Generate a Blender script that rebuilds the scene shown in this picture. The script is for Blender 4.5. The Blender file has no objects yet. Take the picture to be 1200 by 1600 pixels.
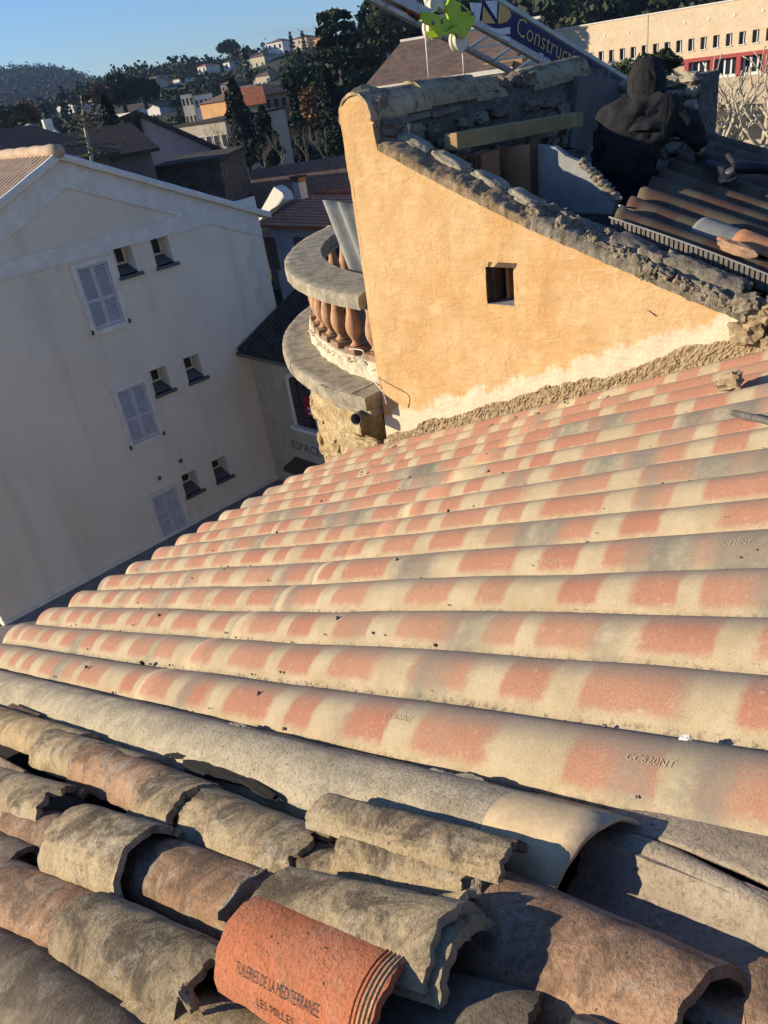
import bpy, bmesh, math, random
import numpy as np
from mathutils import Vector, Matrix, noise
R = math.radians
sc = bpy.context.scene
col = sc.collection

# ---------------------------------------------------------------- camera
FPX = 1200.0
MC = np.array([[0.70843354, 0.2663729, -0.65358045],
               [0.69291709, -0.43847904, 0.5723653],
               [-0.13411872, -0.85835983, -0.4952076]])   # camera axes -> world axes
cam_data = bpy.data.cameras.new('camera')
cam = bpy.data.objects.new('camera', cam_data)
col.objects.link(cam)
cam_data.sensor_fit = 'VERTICAL'
cam_data.sensor_height = 24.0
cam_data.sensor_width = 18.0
cam_data.lens = 24.0 * FPX / 1600.0
cam_data.clip_start = 0.02
cam_data.clip_end = 9000
rt, upv, bk = MC @ [1, 0, 0], MC @ [0, -1, 0], MC @ [0, 0, -1.0]
cam.matrix_world = Matrix(((rt[0], upv[0], bk[0], 0), (rt[1], upv[1], bk[1], 0), (rt[2], upv[2], bk[2], 0), (0, 0, 0, 1)))
sc.camera = cam

# ---------------------------------------------------------------- sky, sun, exposure
SUN = Vector((0.67, 0.68, -0.285)).normalized()            # direction the light travels
sun_el = math.asin(-SUN.z)
sun_az = math.atan2(-SUN.x, -SUN.y)                       # compass style, from +Y towards +X
world = bpy.data.worlds.new('World')
sc.world = world
world.use_nodes = True
wn_ = world.node_tree.nodes
wl_ = world.node_tree.links
wn_.clear()
sky = wn_.new('ShaderNodeTexSky')
sky.sky_type = 'NISHITA'
sky.sun_disc = False
sky.sun_elevation = sun_el
sky.sun_rotation = sun_az
sky.altitude = 600
sky.air_density = 1.2
sky.dust_density = 0.0
sky.ozone_density = 2.5
bgn = wn_.new('ShaderNodeBackground')
bgn.inputs['Strength'].default_value = 0.082
won = wn_.new('ShaderNodeOutputWorld')
tint = wn_.new('ShaderNodeMix'); tint.data_type = 'RGBA'; tint.blend_type = 'MULTIPLY'; tint.inputs[0].default_value = 1
tint.inputs[7].default_value = (.66, .90, 1.42, 1)
wl_.new(sky.outputs[0], tint.inputs[6])
# a thin streak of cloud low over the hill
wtc = wn_.new('ShaderNodeTexCoord'); wmp = wn_.new('ShaderNodeVectorRotate'); wmp.rotation_type = 'AXIS_ANGLE'
cdir = Vector(MC @ [545 - 600.0, 42 - 800.0, FPX]).normalized()
wse = wn_.new('ShaderNodeSeparateXYZ'); wl_.new(wtc.outputs['Generated'], wse.inputs[0])
def wm(op, a, b=None):
    n = wn_.new('ShaderNodeMath'); n.operation = op
    for i, x in enumerate((a, b)):
        if x is None: continue
        if isinstance(x, (int, float)): n.inputs[i].default_value = x
        else: wl_.new(x, n.inputs[i])
    return n.outputs[0]
waz = wm('ARCTAN2', wm('MULTIPLY', wse.outputs[0], -1.0), wse.outputs[1]); caz = math.atan2(-cdir.x, cdir.y)
da = wm('SUBTRACT', waz, caz); de = wm('SUBTRACT', wse.outputs[2], cdir.z)
de2 = wm('ADD', de, wm('MULTIPLY', da, -.06))
wcv = wn_.new('ShaderNodeCombineXYZ'); wl_.new(wm('MULTIPLY', da, 14.0), wcv.inputs[0]); wl_.new(wm('MULTIPLY', de, 130.0), wcv.inputs[1])
wno = wn_.new('ShaderNodeTexNoise'); wno.inputs['Scale'].default_value = 1.6; wno.inputs['Detail'].default_value = 5; wl_.new(wcv.outputs[0], wno.inputs['Vector'])
q1 = wm('POWER', wm('DIVIDE', da, .085), 2); q2 = wm('POWER', wm('DIVIDE', de2, .0045), 2)
cm = wm('MULTIPLY', wm('EXPONENT', wm('MULTIPLY', wm('ADD', q1, q2), -1.0)), wm('MULTIPLY', wno.outputs['Fac'], .8))
cmx = wn_.new('ShaderNodeMix'); cmx.data_type = 'RGBA'; wl_.new(cm, cmx.inputs[0]); wl_.new(tint.outputs[2], cmx.inputs[6]); cmx.inputs[7].default_value = (1.9, 1.9, 2.5, 1)
wl_.new(cmx.outputs[2], bgn.inputs[0])
wl_.new(bgn.outputs[0], won.inputs[0])
sd = bpy.data.lights.new('sun', 'SUN')
sd.energy = 5.0
sd.angle = R(0.5)
sd.color = (1.0, 0.875, 0.67)
so = bpy.data.objects.new('sun', sd)
col.objects.link(so)
so.rotation_euler = SUN.to_track_quat('-Z', 'Y').to_euler()
so.location = (-30, -30, 40)
sc.view_settings.view_transform = 'Standard'
sc.view_settings.look = 'None'
sc.view_settings.exposure = 0.56
sc.view_settings.gamma = 1
sc.view_settings.use_curve_mapping = False
sc.render.engine = 'CYCLES'
sc.cycles.max_bounces = 6
sc.cycles.use_denoising = True

# ---------------------------------------------------------------- frames of the place
DV = Vector((-0.93022283, -0.0622492, -0.36167737))       # down the near roof
WV = Vector((-0.05422092, 0.99800593, -0.03231481))       # across its corrugations, away
NV = Vector((-0.36296773, 0.0104495, 0.93174312))         # roof normal
HR = 0.85
OR = -NV * HR
DH = Vector((DV.x, DV.y, 0)).normalized()                 # along the ochre wall, to its left end
WNR = Vector((DH.y, -DH.x, 0)).normalized()
if WNR.y > 0: WNR = -WNR                                  # ochre wall normal (towards the near roof)
Q0 = Vector((-4.18324872, 3.81390989, -2.58465847))       # foot of its left corner
GZ = -10.2                                                # street level

def ray(px, py):
    return Vector(MC @ [px - 600.0, py - 800.0, FPX]).normalized()
def hit(px, py, q, n):
    r = ray(px, py)
    return r * (q.dot(n) / r.dot(n))
def on_roof(px, py, h=0.0): return hit(px, py, -NV * (HR - h), NV)
def on_x(px, py, X): return hit(px, py, Vector((X, 0, 0)), Vector((1, 0, 0)))
def on_y(px, py, Y): return hit(px, py, Vector((0, Y, 0)), Vector((0, 1, 0)))
def on_z(px, py, Z): return hit(px, py, Vector((0, 0, Z)), Vector((0, 0, 1)))
def at_dist(px, py, D):
    r = ray(px, py)
    return r * (D / math.hypot(r.x, r.y))
def roof_pt(dd, ww, hh=0.0): return OR + DV * dd + WV * ww + NV * hh
def wall_pt(al, up, off=0.0): return Q0 + DH * al + Vector((0, 0, up)) + WNR * off

def fbm(v, s=1.0, o=3):
    return noise.fractal(Vector(v) * s, 0.8, 2.1, o)

# ---------------------------------------------------------------- object helpers
def tag(o, label=None, cat=None, group=None, kind=None):
    if label: o['label'] = label
    if cat: o['category'] = cat
    if group: o['group'] = group
    if kind: o['kind'] = kind
    return o
def empty(name, loc, label=None, cat=None, group=None):
    o = bpy.data.objects.new(name, None)
    col.objects.link(o)
    o.location = loc
    o.empty_display_size = 0.2
    return tag(o, label, cat, group)

class MB:
    """collects faces in world space; build() links them as one mesh object"""
    def __init__(s): s.v = []; s.f = []; s.uv = None; s.mi = []
    def add(s, vs, fs, m=0):
        b = len(s.v); s.v += [Vector(x) for x in vs]
        s.f += [tuple(i + b for i in f) for f in fs]; s.mi += [m] * len(fs)
        return s
    def box(s, c, size, ax=None, m=0):
        ax = ax or (Vector((1, 0, 0)), Vector((0, 1, 0)), Vector((0, 0, 1)))
        c = Vector(c); vs = []
        for i in (-.5, .5):
            for j in (-.5, .5):
                for k in (-.5, .5):
                    vs.append(c + ax[0] * size[0] * i + ax[1] * size[1] * j + ax[2] * size[2] * k)
        return s.add(vs, [(0, 1, 3, 2), (4, 6, 7, 5), (0, 4, 5, 1), (2, 3, 7, 6), (0, 2, 6, 4), (1, 5, 7, 3)], m)
    def box2(s, a, b, m=0):
        a = Vector(a); b = Vector(b)
        return s.box((a + b) / 2, [abs(b[i] - a[i]) for i in range(3)], None, m)
    def bar(s, a, b, wd, ht=None, up=(0, 0, 1), m=0):
        a = Vector(a); b = Vector(b); ht = ht or wd
        x = (b - a).normalized(); y = Vector(up).cross(x)
        if y.length < 1e-4: y = Vector((1, 0, 0)).cross(x)
        y.normalize(); z = x.cross(y)
        return s.box((a + b) / 2, ((b - a).length, wd, ht), (x, y, z), m)
    def prism(s, pts, ext, m=0):
        ext = Vector(ext); pts = [Vector(p) for p in pts]; n = len(pts)
        vs = pts + [p + ext for p in pts]
        fs = [tuple(range(n))[::-1], tuple(range(n, 2 * n))]
        fs += [(i, (i + 1) % n, n + (i + 1) % n, n + i) for i in range(n)]
        return s.add(vs, fs, m)
    def tube(s, path, rad, seg=8, caps=True, m=0):
        path = [Vector(p) for p in path]; n = len(path)
        rads = rad if hasattr(rad, '__len__') else [rad] * n
        vs = []; t0 = (path[1] - path[0]).normalized()
        u = t0.orthogonal().normalized()
        for i in range(n):
            t = (path[min(i + 1, n - 1)] - path[max(i - 1, 0)]).normalized()
            u = (u - t * u.dot(t)).normalized(); w = t.cross(u)
            for k in range(seg):
                a = 2 * math.pi * k / seg
                vs.append(path[i] + (u * math.cos(a) + w * math.sin(a)) * rads[i])
        fs = [(i * seg + k, i * seg + (k + 1) % seg, (i + 1) * seg + (k + 1) % seg, (i + 1) * seg + k) for i in range(n - 1) for k in range(seg)]
        if caps: fs += [tuple(range(seg))[::-1], tuple(range((n - 1) * seg, n * seg))]
        return s.add(vs, fs, m)
    def lathe(s, base, axis, prof, seg=20, m=0):
        axis = Vector(axis).normalized(); u = axis.orthogonal().normalized(); w = axis.cross(u); base = Vector(base)
        vs = []
        for z, r in prof:
            for k in range(seg):
                a = 2 * math.pi * k / seg
                vs.append(base + axis * z + (u * math.cos(a) + w * math.sin(a)) * r)
        n = len(prof)
        fs = [(i * seg + k, i * seg + (k + 1) % seg, (i + 1) * seg + (k + 1) % seg, (i + 1) * seg + k) for i in range(n - 1) for k in range(seg)]
        fs += [tuple(range(seg))[::-1], tuple(range((n - 1) * seg, n * seg))]
        return s.add(vs, fs, m)
    def grid(s, rows, m=0, close=False):
        nr = len(rows); nc = len(rows[0])
        vs = [p for r in rows for p in r]
        fs = [(i * nc + j, i * nc + j + 1, (i + 1) * nc + j + 1, (i + 1) * nc + j) for i in range(nr - 1) for j in range(nc - 1)]
        return s.add(vs, fs, m)
    def lump(s, c, size, ax=None, seed=0, rough=.25, sub=2, m=0):
        ax = ax or (Vector((1, 0, 0)), Vector((0, 1, 0)), Vector((0, 0, 1)))
        vs0, fs0 = ICO[sub]; c = Vector(c); vs = []
        for v in vs0:
            k = 1 + rough * fbm(v + Vector((seed * 3.1, seed * 1.7, seed)), 1.6)
            q = Vector([math.copysign(abs(x) ** .75, x) for x in v]) * k
            vs.append(c + ax[0] * q.x * size[0] * .5 + ax[1] * q.y * size[1] * .5 + ax[2] * q.z * size[2] * .5)
        return s.add(vs, fs0, m)
    def build(s, name, mat, parent=None, smooth=False, uv=None, bevel=0, recalc=True, angle=None):
        me = bpy.data.meshes.new(name)
        org = Vector((0, 0, 0))
        if s.v:
            org = sum(s.v, Vector()) / len(s.v)
        me.from_pydata([v - org for v in s.v], [], s.f)
        mats = mat if isinstance(mat, (list, tuple)) else [mat]
        for mm in mats:
            if mm: me.materials.append(mm)
        if len(mats) > 1: me.polygons.foreach_set('material_index', s.mi)
        if uv:
            lay = me.uv_layers.new(name='UVMap')
            for l in me.loops: lay.data[l.index].uv = uv[l.vertex_index]
        if recalc:
            bm = bmesh.new(); bm.from_mesh(me)
            bmesh.ops.recalc_face_normals(bm, faces=bm.faces)
            bm.to_mesh(me); bm.free()
        if smooth:
            me.polygons.foreach_set('use_smooth', [True] * len(me.polygons))
            if angle: me.set_sharp_from_angle(angle=R(angle))
        me.update()
        o = bpy.data.objects.new(name, me)
        col.objects.link(o)
        o.location = org
        if parent is not None:
            o.parent = parent
            loc = org.copy(); p = parent
            while p is not None:
                loc -= p.location; p = p.parent
            o.location = loc
        if bevel:
            b = o.modifiers.new('bevel', 'BEVEL'); b.width = bevel; b.segments = 2; b.limit_method = 'ANGLE'; b.angle_limit = R(40)
        return o
ICO = {}
for sub in (1, 2, 3, 4):
    bm = bmesh.new(); bmesh.ops.create_icosphere(bm, subdivisions=sub, radius=1)
    bm.verts.ensure_lookup_table()
    ICO[sub] = ([v.co.copy() for v in bm.verts], [tuple(v.index for v in f.verts) for f in bm.faces]); bm.free()

def copy_tree(o, parent=None):
    c = o.copy(); col.objects.link(c); c.parent = parent
    for ch in list(o.children): copy_tree(ch, c)
    return c

# ---------------------------------------------------------------- materials
class NT:
    def __init__(s, name):
        s.m = bpy.data.materials.new(name); s.m.use_nodes = True
        s.t = s.m.node_tree; s.n = s.t.nodes; s.l = s.t.links
        s.b = s.n['Principled BSDF']; s.b.inputs['Roughness'].default_value = .9
        s.b.inputs['Specular IOR Level'].default_value = .25
    def new(s, ty, **kw):
        n = s.n.new(ty)
        for k, v in kw.items(): setattr(n, k, v)
        return n
    def link(s, a, b): s.l.new(a, b)
    def math(s, op, a, b=None, c=None):
        n = s.new('ShaderNodeMath', operation=op)
        for i, x in enumerate((a, b, c)):
            if x is None: continue
            if isinstance(x, (int, float)): n.inputs[i].default_value = x
            else: s.link(x, n.inputs[i])
        return n.outputs[0]
    def rng(s, v, a, b, c=0.0, d=1.0, smooth=True):
        n = s.new('ShaderNodeMapRange')
        if smooth: n.interpolation_type = 'SMOOTHSTEP'
        s.link(v, n.inputs[0])
        for i, x in enumerate((a, b, c, d)): n.inputs[i + 1].default_value = x
        return n.outputs[0]
    def mix(s, f, a, b, mode='MIX'):
        n = s.new('ShaderNodeMix', data_type='RGBA', blend_type=mode)
        for sock, x in ((n.inputs[0], f), (n.inputs[6], a), (n.inputs[7], b)):
            if isinstance(x, (int, float)): sock.default_value = x
            elif isinstance(x, tuple): sock.default_value = (*x, 1)
            else: s.link(x, sock)
        return n.outputs[2]
    def coords(s, rnd=True, which='Object', scale=None):
        tc = s.new('ShaderNodeTexCoord'); v = tc.outputs[which]
        if rnd:
            oi = s.new('ShaderNodeObjectInfo')
            k = s.math('MULTIPLY', oi.outputs['Random'], 37.0)
            a = s.new('ShaderNodeVectorMath', operation='ADD'); s.link(v, a.inputs[0]); s.link(k, a.inputs[1]); v = a.outputs[0]
        if scale:
            mlt = s.new('ShaderNodeVectorMath', operation='MULTIPLY'); s.link(v, mlt.inputs[0]); mlt.inputs[1].default_value = scale; v = mlt.outputs[0]
        return v
    def noise(s, v, scale, detail=5, rough=.6, dist=0):
        n = s.new('ShaderNodeTexNoise'); n.inputs['Scale'].default_value = scale; n.inputs['Detail'].default_value = detail
        n.inputs['Roughness'].default_value = rough; n.inputs['Distortion'].default_value = dist
        if v is not None: s.link(v, n.inputs['Vector'])
        return n.outputs['Fac']
    def vor(s, v, scale, feature='F1'):
        n = s.new('ShaderNodeTexVoronoi', feature=feature); n.inputs['Scale'].default_value = scale
        s.link(v, n.inputs['Vector']); return n.outputs['Distance']
    def bump(s, h, strength=.5, dist=.01, prev=None):
        n = s.new('ShaderNodeBump'); n.inputs['Strength'].default_value = strength; n.inputs['Distance'].default_value = dist
        s.link(h, n.inputs['Height'])
        if prev is not None: s.link(prev, n.inputs['Normal'])
        return n.outputs[0]
    def done(s, colr, rough=None, nrm=None):
        if isinstance(colr, tuple): s.b.inputs['Base Color'].default_value = (*colr, 1)
        else: s.link(colr, s.b.inputs['Base Color'])
        if rough is not None: s.b.inputs['Roughness'].default_value = rough
        if nrm is not None: s.link(nrm, s.b.inputs['Normal'])
        return s.m

def mat_basic(name, c, rough=.8, var=.25, scale=8.0, bump=.3, dist=.004, metal=0.0, which='Object', rnd=True, c2=None, tint=0.0, detail=6):
    """one colour broken up by two octaves of noise, with a fine relief"""
    t = NT(name); v = t.coords(rnd, which)
    n1 = t.noise(v, scale, detail, .65); n2 = t.noise(v, scale * 6.3, 4, .6)
    a = tuple(max(0, x * (1 - var)) for x in c); b = c2 or tuple(min(1, x * (1 + var)) for x in c)
    cc = t.mix(t.rng(n1, .3, .7), a, b)
    cc = t.mix(t.rng(n2, .35, .75, 0, .35), cc, tuple(x * .6 for x in c))
    if tint:
        oi = t.new('ShaderNodeObjectInfo')
        hs = t.new('ShaderNodeHueSaturation'); t.link(cc, hs.inputs['Color'])
        t.link(t.math('MULTIPLY_ADD', oi.outputs['Random'], tint, 1 - tint / 2), hs.inputs['Value'])
        t.link(t.math('MULTIPLY_ADD', oi.outputs['Random'], tint * .08, .5 - tint * .04), hs.inputs['Hue'])
        cc = hs.outputs[0]
    t.b.inputs['Metallic'].default_value = metal
    nr = t.bump(t.math('ADD', n1, t.math('MULTIPLY', n2, .6)), bump, dist) if bump else None
    return t.done(cc, rough, nr)

def mat_sheet(name, amount=1.0, dusty=0.0, dark=1.0):
    """sand coloured sheet with printed terracotta and grey blotches along each wave; UV = metres down, wave number"""
    t = NT(name)
    uvn = t.new('ShaderNodeUVMap'); uvn.uv_map = 'UVMap'
    sp = t.new('ShaderNodeSeparateXYZ'); t.link(uvn.outputs[0], sp.inputs[0])
    u, v = sp.outputs[0], sp.outputs[1]
    row = t.math('FLOOR', t.math('ADD', v, .5)); ph = t.math('SUBTRACT', v, row)
    ov = t.coords(False, 'Generated')
    tc = t.new('ShaderNodeTexCoord'); geo = t.new('ShaderNodeNewGeometry'); pos = geo.outputs['Position']
    fine = t.noise(pos, 34, 6, .75); grain = t.noise(pos, 260, 3, .7); mid = t.noise(pos, 7.5, 4, .65)
    wh = t.new('ShaderNodeTexWhiteNoise', noise_dimensions='1D'); t.link(row, wh.inputs['W'])
    cv = t.new('ShaderNodeCombineXYZ'); t.link(u, cv.inputs[0]); t.link(t.math('MULTIPLY', row, 5.37), cv.inputs[1])
    slow = t.noise(cv.outputs[0], 1.9, 2, .5)
    tt = t.math('ADD', t.math('ADD', t.math('DIVIDE', u, .30), t.math('MULTIPLY', wh.outputs['Value'], 7.0)), t.math('MULTIPLY', slow, 2.0))
    tri = t.math('MULTIPLY', t.math('ABSOLUTE', t.math('SUBTRACT', t.math('FRACT', tt), .5)), 2.0)
    edge = t.math('ADD', tri, t.math('MULTIPLY', t.math('SUBTRACT', fine, .5), .34))
    mk = t.rng(edge, .27, .47)
    # extent of a blotch across the wave
    acr = t.math('ADD', t.math('ABSOLUTE', t.math('ADD', ph, .04)), t.math('MULTIPLY', t.math('SUBTRACT', fine, .5), .16))
    mk = t.math('MULTIPLY', mk, t.rng(acr, .39, .29))
    cell = t.new('ShaderNodeTexWhiteNoise', noise_dimensions='2D')
    cvv = t.new('ShaderNodeCombineXYZ'); t.link(t.math('FLOOR', t.math('ADD', tt, .5)), cvv.inputs[0]); t.link(row, cvv.inputs[1])
    t.link(cvv.outputs[0], cell.inputs['Vector'])
    mk = t.math('MULTIPLY', mk, t.rng(cell.outputs['Value'], 0, 1, .72 * amount, 1.0 * amount, False))
    mk = t.math('MULTIPLY', mk, t.rng(t.math('ADD', t.math('MULTIPLY', fine, .5), t.math('MULTIPLY', grain, .5)), .36, .56, .55, 1.0))
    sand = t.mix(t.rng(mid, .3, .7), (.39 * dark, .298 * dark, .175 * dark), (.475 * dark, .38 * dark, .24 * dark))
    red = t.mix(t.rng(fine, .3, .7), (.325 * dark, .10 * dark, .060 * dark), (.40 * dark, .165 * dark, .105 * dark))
    cc = t.mix(mk, sand, red)
    cv2 = t.new('ShaderNodeCombineXYZ'); t.link(u, cv2.inputs[0]); t.link(t.math('MULTIPLY', row, 9.1), cv2.inputs[1])
    gr = t.noise(cv2.outputs[0], 2.3, 3, .55)
    gm = t.math("MULTIPLY", t.rng(t.math("ADD", gr, t.math("MULTIPLY", t.math("SUBTRACT", fine, .5), .22)), .53, .67), .82)
    cc = t.mix(gm, cc, (.215 * dark, .195 * dark, .145 * dark))
    cc = t.mix(t.math('MULTIPLY', t.rng(t.math('ADD', gr, t.math('MULTIPLY', t.math('SUBTRACT', fine, .5), .3)), .62, .76), .75), cc, (.10 * dark, .10 * dark, .085 * dark))
    # a greyer film along the crest and far side, dust and dirt in the valleys
    cc = t.mix(t.math('MULTIPLY', t.rng(t.math('ADD', ph, t.math('MULTIPLY', mid, .1)), -.12, .18), .7), cc, (.29 * dark, .235 * dark, .175 * dark))
    cc = t.mix(t.math('MULTIPLY', t.rng(grain, .50, .66), .42), cc, (.22 * dark, .15 * dark, .09 * dark))
    cc = t.mix(t.math('MULTIPLY', t.rng(fine, .56, .76), .4 + dusty), cc, (.62 * dark, .50 * dark, .36 * dark))
    low = t.math('MULTIPLY', t.rng(t.math('ABSOLUTE', ph), .40, .49), t.rng(t.noise(pos, 55, 4, .7), .5, .62))
    cc = t.mix(t.math('MULTIPLY', low, .75), cc, (.10 * dark, .075 * dark, .05 * dark))
    nr = t.bump(grain, .35, .0016); nr = t.bump(fine, .3, .004, nr)
    return t.done(cc, .88, nr)

def mat_clay(name, ramp, soot=.5, lichen=.4, scale=1.0):
    """weathered hand made clay: body colour, soot, pale lichen, pits"""
    t = NT(name); v = t.coords(True, 'Object')
    big = t.noise(v, 9 * scale, 5, .6, .4); mid = t.noise(v, 28 * scale, 6, .7); fine = t.noise(v, 150 * scale, 5, .75)
    cr = t.new('ShaderNodeValToRGB'); e = cr.color_ramp.elements
    e[0].position = .28; e[0].color = (*ramp[0], 1); e[1].position = .72; e[1].color = (*ramp[-1], 1)
    for i, c in enumerate(ramp[1:-1]):
        x = e.new(.28 + .44 * (i + 1) / (len(ramp) - 1)); x.color = (*c, 1)
    t.link(t.math('ADD', t.math('MULTIPLY', big, .7), t.math('MULTIPLY', mid, .3)), cr.inputs[0])
    cc = cr.outputs[0]
    oi = t.new('ShaderNodeObjectInfo'); hs = t.new('ShaderNodeHueSaturation'); t.link(cc, hs.inputs['Color'])
    t.link(t.math('MULTIPLY_ADD', oi.outputs['Random'], .5, .78), hs.inputs['Value']); cc = hs.outputs[0]
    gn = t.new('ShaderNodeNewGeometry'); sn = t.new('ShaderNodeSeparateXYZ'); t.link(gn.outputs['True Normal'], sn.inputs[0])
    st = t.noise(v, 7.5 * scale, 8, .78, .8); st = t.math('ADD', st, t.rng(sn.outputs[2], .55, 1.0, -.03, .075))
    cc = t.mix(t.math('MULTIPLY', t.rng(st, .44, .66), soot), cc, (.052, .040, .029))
    ln = t.noise(v, 13 * scale, 8, .8, .3)
    cc = t.mix(t.math('MULTIPLY', t.rng(ln, .52, .62), lichen), cc, (.47, .41, .31))
    pit = t.rng(t.vor(v, 55 * scale), .16, .05)
    pit = t.math('MULTIPLY', pit, t.rng(mid, .5, .6))
    cc = t.mix(t.math('MULTIPLY', pit, .8), cc, (.05, .035, .025))
    gr2 = t.noise(v, 420 * scale, 3, .7)
    cc = t.mix(t.math('MULTIPLY', t.rng(fine, .48, .64), .45), cc, (.08, .058, .04))
    cc = t.mix(t.math('MULTIPLY', t.rng(gr2, .56, .70), .18), cc, (.56, .45, .32))
    nr = t.bump(gr2, .5, .0016); nr = t.bump(fine, .8, .004, nr); nr = t.bump(mid, .5, .008, nr); nr = t.bump(t.math('MULTIPLY', pit, -1.0), .6, .006, nr)
    return t.done(cc, .93, nr)

def mat_ochre():
    t = NT('ochre_render'); uvn = t.new('ShaderNodeUVMap'); uvn.uv_map = 'UVMap'
    sp = t.new('ShaderNodeSeparateXYZ'); t.link(uvn.outputs[0], sp.inputs[0])
    v = t.coords(False, 'Object'); up = sp.outputs[1]
    n1 = t.noise(v, 2.2, 5, .6, .5); n2 = t.noise(v, 9, 6, .65, .6); n3 = t.noise(v, 120, 4, .7)
    tro = t.noise(t.coords(False, 'Object', (4, 4, 13)), 1.6, 6, .7, 1.2)
    cc = t.mix(t.rng(n1, .32, .68), (.56, .325, .13), (.62, .41, .20))
    cc = t.mix(t.math('MULTIPLY', t.rng(n2, .55, .72), .55), cc, (.72, .50, .26))
    st = t.noise(t.coords(False, 'Object', (6, 6, .8)), 1.0, 4, .6)
    cc = t.mix(t.math('MULTIPLY', t.rng(st, .52, .72), .4), cc, (.50, .25, .085))
    # the washed out pale band over the roof line
    edge = t.math('ADD', up, t.math('MULTIPLY', t.math('SUBTRACT', t.noise(v, 4.2, 6, .68), .5), .42))
    cc = t.mix(t.math('MULTIPLY', t.rng(edge, .25, .19), .97), cc, (.68, .565, .39))
    cc = t.mix(t.math('MULTIPLY', t.rng(tro, .52, .66), .3), cc, (.70, .53, .33))
    cc = t.mix(t.math('MULTIPLY', t.rng(tro, .46, .34), .25), cc, (.44, .235, .09))
    cc = t.mix(t.math('MULTIPLY', t.rng(n3, .56, .72), .22), cc, (.34, .2, .09))
    crk = t.new('ShaderNodeTexVoronoi', feature='DISTANCE_TO_EDGE'); crk.inputs['Scale'].default_value = 1.7
    dv = t.new('ShaderNodeVectorMath', operation='ADD'); t.link(v, dv.inputs[0])
    nz = t.new('ShaderNodeTexNoise'); nz.inputs['Scale'].default_value = 4; t.link(v, nz.inputs['Vector']); t.link(nz.outputs['Color'], dv.inputs[1])
    t.link(dv.outputs[0], crk.inputs['Vector'])
    ck = t.math('MULTIPLY', t.rng(crk.outputs['Distance'], .006, .001), t.rng(n1, .55, .68))
    cc = t.mix(t.math('MULTIPLY', ck, .5), cc, (.2, .1, .04))
    nr = t.bump(n3, .4, .003); nr = t.bump(n2, .5, .02, nr); nr = t.bump(tro, .5, .02, nr)
    return t.done(cc, .92, nr)

def mat_facade():
    t = NT('pale_facade_render'); v = t.coords(False, 'Object')
    n1 = t.noise(v, .35, 5, .6, .6); n2 = t.noise(v, 2.5, 6, .65); n3 = t.noise(v, 60, 3, .7)
    stx = t.noise(t.coords(False, 'Object', (1, 1.6, .16)), 1.0, 5, .6)
    cc = t.mix(t.rng(n1, .3, .7), (.70, .60, .45), (.77, .68, .525))
    cc = t.mix(t.math('MULTIPLY', t.rng(stx, .50, .72), .28), cc, (.44, .36, .27))
    cc = t.mix(t.math('MULTIPLY', t.rng(n2, .58, .75), .3), cc, (.45, .39, .32))
    nr = t.bump(n3, .25, .01)
    return t.done(cc, .9, nr)

def mat_leaf(name, c, var=.5):
    t = NT(name); geo = t.new('ShaderNodeNewGeometry'); oi = t.new('ShaderNodeObjectInfo')
    n = t.noise(geo.outputs['Position'], .9, 3, .6); n2 = t.new('ShaderNodeTexWhiteNoise', noise_dimensions='3D'); 
    t.link(geo.outputs['Position'], n2.inputs['Vector'])
    cc = t.mix(t.rng(n, .3, .7), tuple(x * (1 - var) for x in c), tuple(x * (1 + var * .7) for x in c))
    hs = t.new('ShaderNodeHueSaturation'); t.link(cc, hs.inputs['Color'])
    t.link(t.math('MULTIPLY_ADD', oi.outputs['Random'], .6, .7), hs.inputs['Value'])
    return t.done(hs.outputs[0], .75)

def mat_glass(name='window_glass'):
    t = NT(name); t.b.inputs['Specular IOR Level'].default_value = .6
    return t.done((.02, .024, .03), .08)

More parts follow.
